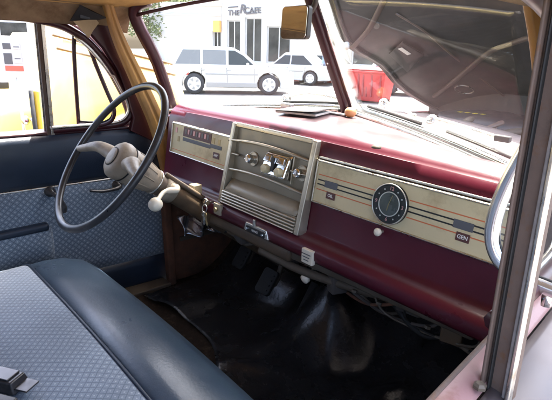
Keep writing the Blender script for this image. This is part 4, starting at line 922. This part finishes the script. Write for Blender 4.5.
# cafe building: facade plane along fa, 4 m behind the kerb
F0 = k0 + fb * 4.0; BZ = F0.z + .13
def FP(px, py):     # point of the facade plane under a pixel
    r = ray(px, py); return CAM + r * ((F0 - CAM).dot(fb) / r.dot(fb))
def loc(p): return (p - F0).dot(fa), p.z
def building(name, label, sx0, sx1, top, wins, wm, depth=9, doors=()):
    t = empty(name, F0 + fa * ((sx0 + sx1) / 2) + Vector((0, 0, 0)), 0, label, 'building')
    o = t.location.copy()
    def bx(a, b_, z0, z1, d0, d1, nm, mt, par=None, bev=0):
        v = [F0 * 1 + fa * s_ + fb * d for d in (d0, d1) for s_ in (a, b_)]
        pts = []
        for z in (z0, z1):
            for q_ in (v[0], v[1], v[3], v[2]): pts.append(Vector((q_.x, q_.y, z)) - o)
        return B().hexa(pts).obj(nm, mt, par or t, bevel=bev)
    # wall as piers and bands around the openings
    xs_ = sorted(wins); cur = sx0
    for (a, b_, z0, z1) in xs_:
        if a > cur: bx(cur, a, BZ, top, 0, .35, 'wall', wm)
        bx(a, b_, BZ, z0, 0, .35, 'wall', wm); bx(a, b_, z1, top, 0, .35, 'wall', wm); cur = b_
        wf = bx(a, b_, z0 - .0, z0 + .08, .10, .2, 'window', 'frame_grey')
        bx(a, a + .08, z0 + .08, z1, .10, .2, 'frame', 'frame_grey', wf); bx(b_ - .08, b_, z0 + .08, z1, .10, .2, 'frame', 'frame_grey', wf); bx(a + .08, b_ - .08, z1 - .08, z1, .10, .2, 'frame', 'frame_grey', wf)
        bx((a + b_) / 2 - .03, (a + b_) / 2 + .03, z0 + .08, z1 - .08, .11, .19, 'mullion', 'frame_grey', wf)
        bx(a + .08, (a + b_) / 2 - .03, z0 + .08, z1 - .08, .14, .16, 'pane', 'shop_glass', wf); bx((a + b_) / 2 + .03, b_ - .08, z0 + .08, z1 - .08, .14, .16, 'pane', 'shop_glass', wf)
    if cur < sx1: bx(cur, sx1, BZ, top, 0, .35, 'wall', wm)
    bx(sx0, sx1, BZ, BZ + .42, -.05, -.002, 'plinth', 'frame_grey', None, .01); bx(sx0, sx1, top - .55, top - .40, -.06, -.002, 'string_course', 'frame_grey', None, .01)
    for k in range(1, 4): bx(sx0, sx1, top - 1.1 + .001 * k - .0, top - 1.085, -.012, -.002, 'wall_joint', 'frame_grey') if k == 1 else None
    bx(sx0, sx1, BZ, top - .02, 1.2, depth, 'rear_block', wm); bx(sx0 - .1, sx1 + .1, top, top + .25, -.12, depth, 'cornice', wm, None, .03)
    return t, bx
def W2(px0, px1, pyt, pyb):
    a, zt_ = loc(FP(px0, pyt)); b_, _ = loc(FP(px1, pyt)); _, zb_ = loc(FP(px0, pyb)); return (a, b_, max(zb_, BZ + .3), zt_)
ws1 = [W2(227, 240.5, 20, 62), W2(245, 262, 17.5, 62), W2(267, 291, 26, 62)]
ws1 = [(a, b_, BZ + .55, zt_) for a, b_, z0, zt_ in ws1]
sA = loc(FP(222, 30))[0]; sB = loc(FP(302, 30))[0] + 2
cafe, bxc = building('cafe_building', 'white cafe building with tall dark shop windows and sign above them', sA, sB, FP(245, 17).z + 2.4, ws1, 'wall_white')
ws2 = [W2(212.5, 221, 31, 45)]
s0 = loc(FP(150, 30))[0]
low, bxl = building('low_shop', 'low white shop with one small window left of the cafe', s0, sA - .02, FP(212, 29).z + 1.3, [(a, b_, BZ + 1.1, zt_) for a, b_, z0, zt_ in ws2], 'wall_white')
a_, z_ = loc(FP(220, 27)); bxl(a_ - .35, a_ + .1, z_ - .3, z_ + .35, -.25, -.02, 'hanging_sign', 'awning_orange')
# right-hand shop (behind mirror and post)
rt, bxr = building('corner_shop', 'pale shop building with a long dark window right of the cafe', sB + .02, sB + 16, FP(245, 17).z + 1.4, [(sB + 1.0, sB + 5.5, BZ + .6, BZ + 3.0), (sB + 7, sB + 12, BZ + .6, BZ + 3.0)], 'wall_cream')
# sign lettering on the cafe wall
def sign(tx, px, py, size, shear=0):
    p = FP(px, py) - fb * .04 - cafe.location; M = Matrix(((fa.x, 0, -fb.x, p.x), (fa.y, 0, -fb.y, p.y), (fa.z, 1, -fb.z, p.z), (0, 0, 0, 1))); textmesh(tx, size, M, 'sign_dark', 'sign_lettering', cafe, .03, shear)
sc = 26.5 / FPX
sign('THE', 234, 13.2, 7.6 * sc); sign('R', 242.8, 9.5, 13 * sc, .2); sign('CAFE', 253, 10.6, 8.4 * sc)
for (x0, y0_, x1, y1_) in ((228.5, 7.6, 238.5, 6.6), (246.5, 14.0, 257.5, 13.0)):
    p, q_ = FP(x0, y0_) - fb * .05 - cafe.location, FP(x1, y1_) - fb * .05 - cafe.location; B().bar(p, q_, .05, .06).obj('sign_line', 'sign_dark', cafe)

# parked cars by the kerb, post, planter, person, bins
p = at(291, 23.0); make_car('grey_sedan', p, math.atan2(fa.y, fa.x) + pi, 4.4, 1.7, 1.42, 'grey_car', 'grey sedan parked at the kerb before the cafe windows', 'sedan', None, 'cars across the street', .31)
p = at(335, 24.0); make_car('white_sedan', p, math.atan2(fa.y, fa.x), 4.5, 1.72, 1.42, 'white_car', 'white sedan parked beyond the lamp post', 'sedan', None, 'cars across the street', .31)
p = at(425, 18.5); make_car('parked_hatchback', p, math.atan2(fa.y, fa.x), 4.3, 1.7, 1.45, 'white_car', 'white hatchback with a dark wheel under the raised hood edge', 'suv', None, 'cars across the street', .33)
p = at(317, 25.0); LP = empty('street_post', (p.x, p.y, p.z), 0, 'tall thin grey street post behind the rear-view mirror', 'post')
B().lathe([(.11, 0), (.11, .3), (.075, .35), (.06, 6.5), (.0, 6.52)], (0, 0, 0), (0, 0, 1), 12).obj('pole', 'post_grey', LP, True); B().box((.35, 0, 6.3), (.9, .2, .1)).obj('lamp_head', 'post_grey', LP, bevel=.03)
def leafball(name, par, n, rad, c, mt, size, seed):
    rg = random.Random(seed); b_ = B()
    for _ in range(n):
        while True:
            d = Vector((rg.uniform(-1, 1), rg.uniform(-1, 1), rg.uniform(-1, 1)))
            if d.length < 1: break
        d = Vector((d.x * rad[0], d.y * rad[1], d.z * rad[2])) + Vector(c)
        u = Vector((rg.gauss(0, 1), rg.gauss(0, 1), rg.gauss(0, 1))).normalized(); v = u.orthogonal().normalized(); s_ = size * rg.uniform(.6, 1.3)
        b_.add([d - u * s_, d + v * s_ * .5, d + u * s_, d - v * s_ * .5], [(0, 1, 2, 3)])
    return b_.obj(name, mt, par)
p = at(306, 24.0); PLT = empty('planter', (p.x, p.y, p.z + .0), 0, 'round pot with lime green shrub at the foot of the street post', 'planter')
B().lathe([(.28, 0), (.36, .45), (.40, .47), (.40, .52), (.33, .52), (.30, .40), (.0, .40)], (0, 0, 0), (0, 0, 1), 20).obj('pot', 'pot', PLT, True); leafball('foliage', PLT, 500, (.5, .5, .38), (0, 0, .82), 'leaf_lime', .09, 3); B().tube([(0, 0, .4), (0, 0, .9)], .03, 6).obj('stem', 'bark', PLT)

def person(p, rz, label, shirt, seed):
    t = empty('person', p, rz, label, 'person')
    V = {'pel': (0, 0, .93), 'chest': (0, .01, 1.25), 'neck': (0, .01, 1.46), 'head0': (0, .02, 1.55), 'head1': (0, .03, 1.68), 'shl': (-.17, 0, 1.40), 'shr': (.17, 0, 1.40), 'ell': (-.23, -.02, 1.13), 'elr': (.23, .0, 1.13), 'wl': (-.22, .08, .90), 'wr': (.22, .08, .90), 'hl': (-.21, .11, .80), 'hr': (.21, .11, .80), 'kl': (-.10, .03, .50), 'kr': (.11, .06, .50), 'al': (-.10, -.05, .09), 'ar': (.12, .02, .09), 'tl': (-.11, .10, .04), 'tr': (.13, .17, .04)}
    E = [('pel', 'chest'), ('chest', 'neck'), ('neck', 'head0'), ('head0', 'head1'), ('chest', 'shl'), ('chest', 'shr'), ('shl', 'ell'), ('shr', 'elr'), ('ell', 'wl'), ('elr', 'wr'), ('wl', 'hl'), ('wr', 'hr'), ('pel', 'kl'), ('pel', 'kr'), ('kl', 'al'), ('kr', 'ar'), ('al', 'tl'), ('ar', 'tr')]
    rad = {'pel': .15, 'chest': .165, 'neck': .055, 'head0': .085, 'head1': .085, 'shl': .07, 'shr': .07, 'ell': .045, 'elr': .045, 'wl': .03, 'wr': .03, 'hl': .035, 'hr': .035, 'kl': .065, 'kr': .065, 'al': .045, 'ar': .045, 'tl': .035, 'tr': .035}
    ks_ = list(V); me = bpy.data.meshes.new('body'); me.from_pydata([V[k] for k in ks_], [(ks_.index(a), ks_.index(b_)) for a, b_ in E], [])
    o = bpy.data.objects.new('body', me); COL.objects.link(o); o.parent = t
    md_ = o.modifiers.new('k', 'SKIN'); o.modifiers.new('s', 'SUBSURF').render_levels = 2
    for i, k in enumerate(ks_): me.skin_vertices[0].data[i].radius = (rad[k], rad[k] * (.75 if k in ('pel', 'chest') else 1))
    me.skin_vertices[0].data[0].use_root = True
    m_ = bpy.data.materials.new('person_clothes'); m_.use_nodes = True; tt = m_.node_tree; tc = tt.nodes.new('ShaderNodeTexCoord'); sp = tt.nodes.new('ShaderNodeSeparateXYZ'); tt.links.new(tc.outputs['Object'], sp.inputs[0])
    rp = tt.nodes.new('ShaderNodeValToRGB'); rp.color_ramp.interpolation = 'CONSTANT'; mp = tt.nodes.new('ShaderNodeMath'); mp.operation = 'DIVIDE'; mp.inputs[1].default_value = 2.; tt.links.new(sp.outputs[2], mp.inputs[0]); tt.links.new(mp.outputs[0], rp.inputs[0])
    el = rp.color_ramp.elements; el[0].position = 0; el[0].color = (.04, .03, .03, 1); el[1].position = .05; el[1].color = (.12, .13, .17, 1)
    for ps, cc in ((.47, (*shirt, 1)), (.735, (.48, .30, .22, 1)), (.83, (.05, .035, .025, 1))): e_ = el.new(ps); e_.color = cc
    tt.links.new(rp.outputs[0], tt.nodes['Principled BSDF'].inputs[0]); tt.nodes['Principled BSDF'].inputs['Roughness'].default_value = .8; me.materials.append(m_)
    return t
p = at(326, 22.5); person((p.x, p.y, p.z), math.atan2(fa.y, fa.x) + 1.2, 'person in blue shirt standing between center post and rear-view mirror', (.16, .24, .42), 1)

def bin_(px, dep, label, rz):
    p = at(px, dep); t = empty('red_bin', (p.x, p.y, p.z), rz, label, 'bin', 'red bins')
    w0, w1, h = .36, .46, 1.02
    b_ = B().rings([[Vector((s_[0] * r_, s_[1] * r_, z)) for s_ in ((-1, -1), (1, -1), (1, 1), (-1, 1))] for r_, z in ((w0, .06), (w1, h), (w1 - .03, h), (w0 - .02, .12))]); b_.obj('bin_body', 'bin_red', t, bevel=.03)
    B().box((0, 0, h - .04), (w1 * 2 + .08, w1 * 2 + .08, .07)).obj('rim', 'bin_red', t, bevel=.02); B().grid(lambda u, v: (lerp(-.47, .47, u), lerp(-.47, .47, v), h + .01 + .09 * sin(pi * u) * sin(pi * v)), 8, 8).obj('lid', 'bin_red', t, True, solid=.02)
    for s_ in (-.3, 0, .3): B().box((s_, -w1 + .03, .55), (.05, .05, .7)).obj('rib', 'bin_dark', t, bevel=.01)
    for s_ in (-1, 1): B().lathe([(.1, -.03), (.1, .03)], (s_ * .3, .28, .1), (1, 0, 0), 14).obj('bin_wheel', 'tyre', t)
bin_(365, 16.0, 'red plastic bin nearer the center post of the windshield', .3); bin_(379, 15.7, 'red plastic bin beside the raised hood edge', .25)

# trees across the street, far left
def tree(px, dep, h, mt, label, seed):
    p = at(px, dep); t = empty('street_tree', (p.x, p.y, p.z), 0, label, 'tree', 'trees across the street'); rg = random.Random(seed)
    B().tube(spline([(0, 0, 0), (.05, .02, h * .25), (-.04, .05, h * .5), (.05, 0, h * .75)], 5), [.16, .15, .14, .13, .12, .12, .11, .10, .09, .08, .07, .06, .05, .04, .03, .02], 8).obj('trunk', 'bark', t, True)
    b_ = B()
    for k in range(26):
        d = Vector((rg.gauss(0, h * .17), rg.gauss(0, h * .17), h * rg.uniform(.42, .98))); 
        for _ in range(110):
            q_ = d + Vector((rg.gauss(0, .32), rg.gauss(0, .32), rg.gauss(0, .25))); u = Vector((rg.gauss(0, 1), rg.gauss(0, 1), rg.gauss(0, 1))).normalized(); v = u.orthogonal().normalized(); s_ = .12 * rg.uniform(.6, 1.3)
            b_.add([q_ - u * s_, q_ + v * s_ * .5, q_ + u * s_, q_ - v * s_ * .5], [(0, 1, 2, 3)])
    b_.obj('crown', mt, t)
tree(150, 33, 5.2, 'leaf_green', 'green street tree left of the low shop, nearer the yellow car', 5); tree(178, 36, 5.6, 'leaf_green', 'green street tree directly behind the white sport utility vehicle', 6)

# yellow panel car parked alongside
YX = -2.55
YC = empty('yellow_roadster', (YX - .8, .3, 0), 0, 'cream yellow open roadster with brown pinstripes parked beyond the driver window', 'car')
def yv(x, y, z): return Vector((x, y, z)) - YC.location
def topz(y): return interp([(-3.2, 1.02), (-2.6, 1.05), (-.62, 1.10), (-.5, 1.46), (.0, 1.44), (.30, 1.37), (1.25, 1.17), (1.9, 1.02), (2.3, .86)], y)
ysec = [-3.2, -3.0, -2.5, -2.0, -1.4, -.9, -.4, .17, .25, .35, .6, .9, 1.2, 1.35, 1.42, 1.46]
def yring(y):
    h = interp([(-3.2, .85), (-2.6, 1.02), (-.9, 1.0), (.17, .98), (.30, 1.33), (.35, 1.36), (1.2, 1.18), (1.35, 1.08), (1.46, .80)], y); w_ = interp([(-3.2, .6), (-2.5, .78), (0, .80), (1.2, .68), (1.46, .5)], y); lo_ = interp([(-3.2, .4), (-2.5, .32), (.2, .32), (.33, .66), (.9, .80), (1.46, .66)], y)
    return [yv(YX - .8 + w_ * cx, y, lerp(lo_, h, cz)) for cx, cz in ((-.96, 0), (-1, .3), (-1, .75), (-.93, .93), (-.75, 1.), (.75, 1.), (.93, .93), (1, .75), (1, .3), (.96, 0))]
yb = B().rings([yring(y) for y in ysec]).obj('body', 'cream_car', YC, True)
def yr2(y):
    return None
B().box(yv(YX - .8, -.45, 1.0), (1.2, .9, .06)).obj('cockpit', 'engine_black', YC, bevel=.01); B().box(yv(YX - .8, -.85, 1.12), (1.2, .16, .34)).obj('seat_back', 'bark', YC, bevel=.05)
B().tube([yv(YX - .8 + .66 * c_, .22 - .05 * h_, 1.30 + h_ * .38) for c_, h_ in ((-1, 0), (-.97, .6), (-.9, 1), (0, 1.04), (.9, 1), (.97, .6), (1, 0))], .016, 8).obj('windshield_frame', 'chrome', YC, True)
for z0, z1 in ((.0, 0), (-.085, -.085)):
    pts = []
    for i in range(13):
        y = lerp(.28, 1.26, i / 12); h = interp([(.28, 1.375), (1.26, 1.172)], y) + z0; pts.append(yv(YX - .8 + interp([(-3.2, .6), (-2.5, .78), (0, .80), (1.2, .68), (1.46, .5)], y) * (.93 if z0 == 0 else 1.0) + .006, y, h - .035))
    B().tube(pts, .009, 6).obj('pinstripe', 'stripe_brown', YC, True)
# front fenders and wheels, headlamps
for s_ in (-1, 1):
    cx = YX - .8 + s_ * .72
    f_ = B()
    R = []
    for k in range(15):
        a = radians(-5 + 190 * k / 14); c_ = Vector((cx, .82, .36)); rad_ = .44
        R.append([yv(c_.x + s_ * d, c_.y - cos(a) * (rad_ + o_), c_.z + sin(a) * (rad_ + o_) * .85) for d, o_ in ((-.16, .05), (-.05, .075), (.10, .06), (.19, .0), (.20, -.06))])
    f_.rings(R, False, False).obj('fender', 'yellow_car', YC, True, solid=.01)
    car_wheel(yv(cx + s_ * .05, .82, .32), .32, .17, YC, (1, 0, 0)); car_wheel(yv(cx, -1.9, .36), .36, .17, YC, (1, 0, 0))
    B().lathe([(.02, -.14), (.09, -.10), (.115, .0), (.11, .02), (.02, .035)], yv(cx - s_ * .22, 1.40, .72), (0, 1, 0), 20).obj('headlight', 'chrome', YC, True)
# its open door: edge with rubber seal and handle
d0, d1, d2 = P(36, 132, 0, -1.9), P(31, 90, 0, -1.9), P(60, 110, 0, -2.5)
e0 = Vector((d0.x, d0.y, .40)); e1 = Vector((d1.x, d1.y, d1.z)); f0 = Vector((YX, .16, .40)); f1 = Vector((YX, .16, .98)); th = Vector((.03, .03, 0))
dd = B().hexa([e0 - YC.location, e0 + th - YC.location, f0 + th - YC.location, f0 - YC.location, e1 - YC.location, e1 + th - YC.location, f1 + th - YC.location, f1 - YC.location]).obj('open_door', 'yellow_car', YC, bevel=.012)
B().tube([p - YC.location + Vector((.012, -.005, 0)) for p in (e0, e0.lerp(e1, .5), e1)], .013, 8).obj('door_seal', 'black_rubber', dd, True)
kq = P(28, 120, 0, -1.95) - YC.location; B().tube([kq + Vector((-.03, .12, 0)), kq], .009, 8).lathe([(.02, 0), (.026, .012), (.02, .03), (.001, .036)], kq, (.5, -1, 0), 14).obj('door_knob', 'chrome', dd, True)

# far building seen through the main driver window
q = at(-30, 34); bv = Vector((cos(YAW + .35), sin(YAW + .35), 0))
FBd = empty('pale_building', (q.x, q.y, q.z), math.atan2(bv.y, bv.x), 'pale plain building far beyond the roadster, through the driver window', 'building')
B().box((-3, 4, 3.2), (22, 7.8, 6.4)).obj('wall', 'wall_white', FBd); B().box((-3, 4, 6.55), (22.4, 8.2, .3)).obj('cornice', 'wall_cream', FBd, bevel=.04)
for cx in (-9, -5, -1, 3):
    f_ = B().box((cx, .06, 2.0), (1.9, .1, 1.7)).obj('window', 'frame_grey', FBd, bevel=.01); B().box((cx, -.005, 2.0), (1.7, .03, 1.5)).obj('pane', 'shop_glass', f_)
p = at(13, 2.9); NR = empty('information_stand', (p.x, p.y, p.z), math.atan2(RT.y, RT.x), 'white information board with small dark and red pictures beside the roadster door', 'sign stand')
hz_ = lambda py: 1.316 - (py - 37.6) / FPX * 2.9 - p.z
B().box((0, .006, (hz_(36) + hz_(76)) / 2), (.165, .010, hz_(36) - hz_(76))).obj('board', 'wall_white', NR, bevel=.002)
B().tube([(0, .02, .02), (0, .02, hz_(60))], .009, 8).obj('pole', 'post_grey', NR, True); B().lathe([(.11, 0), (.11, .01), (.02, .025), (.010, .03)], (0, .02, 0), (0, 0, 1), 20).obj('base', 'post_grey', NR, True)
for cx, y0_, y1_, w_, mt in ((-.028, 43, 48.5, .046, 'poster_dark'), (.030, 43, 48.5, .046, 'frame_grey'), (-.028, 52.5, 63, .048, 'poster_dark'), (.030, 52.5, 62, .050, 'frame_grey'), (.002, 64.5, 69.5, .108, 'poster_red')):
    B().box((cx, -.0005, (hz_(y0_) + hz_(y1_)) / 2), (w_, .003, hz_(y0_) - hz_(y1_))).obj('picture', mt, NR)
for z_ in (46.3, 57.5): B().box((.030, -.0025, hz_(z_)), (.034, .002, .004)).obj('caption_line', 'poster_dark', NR)
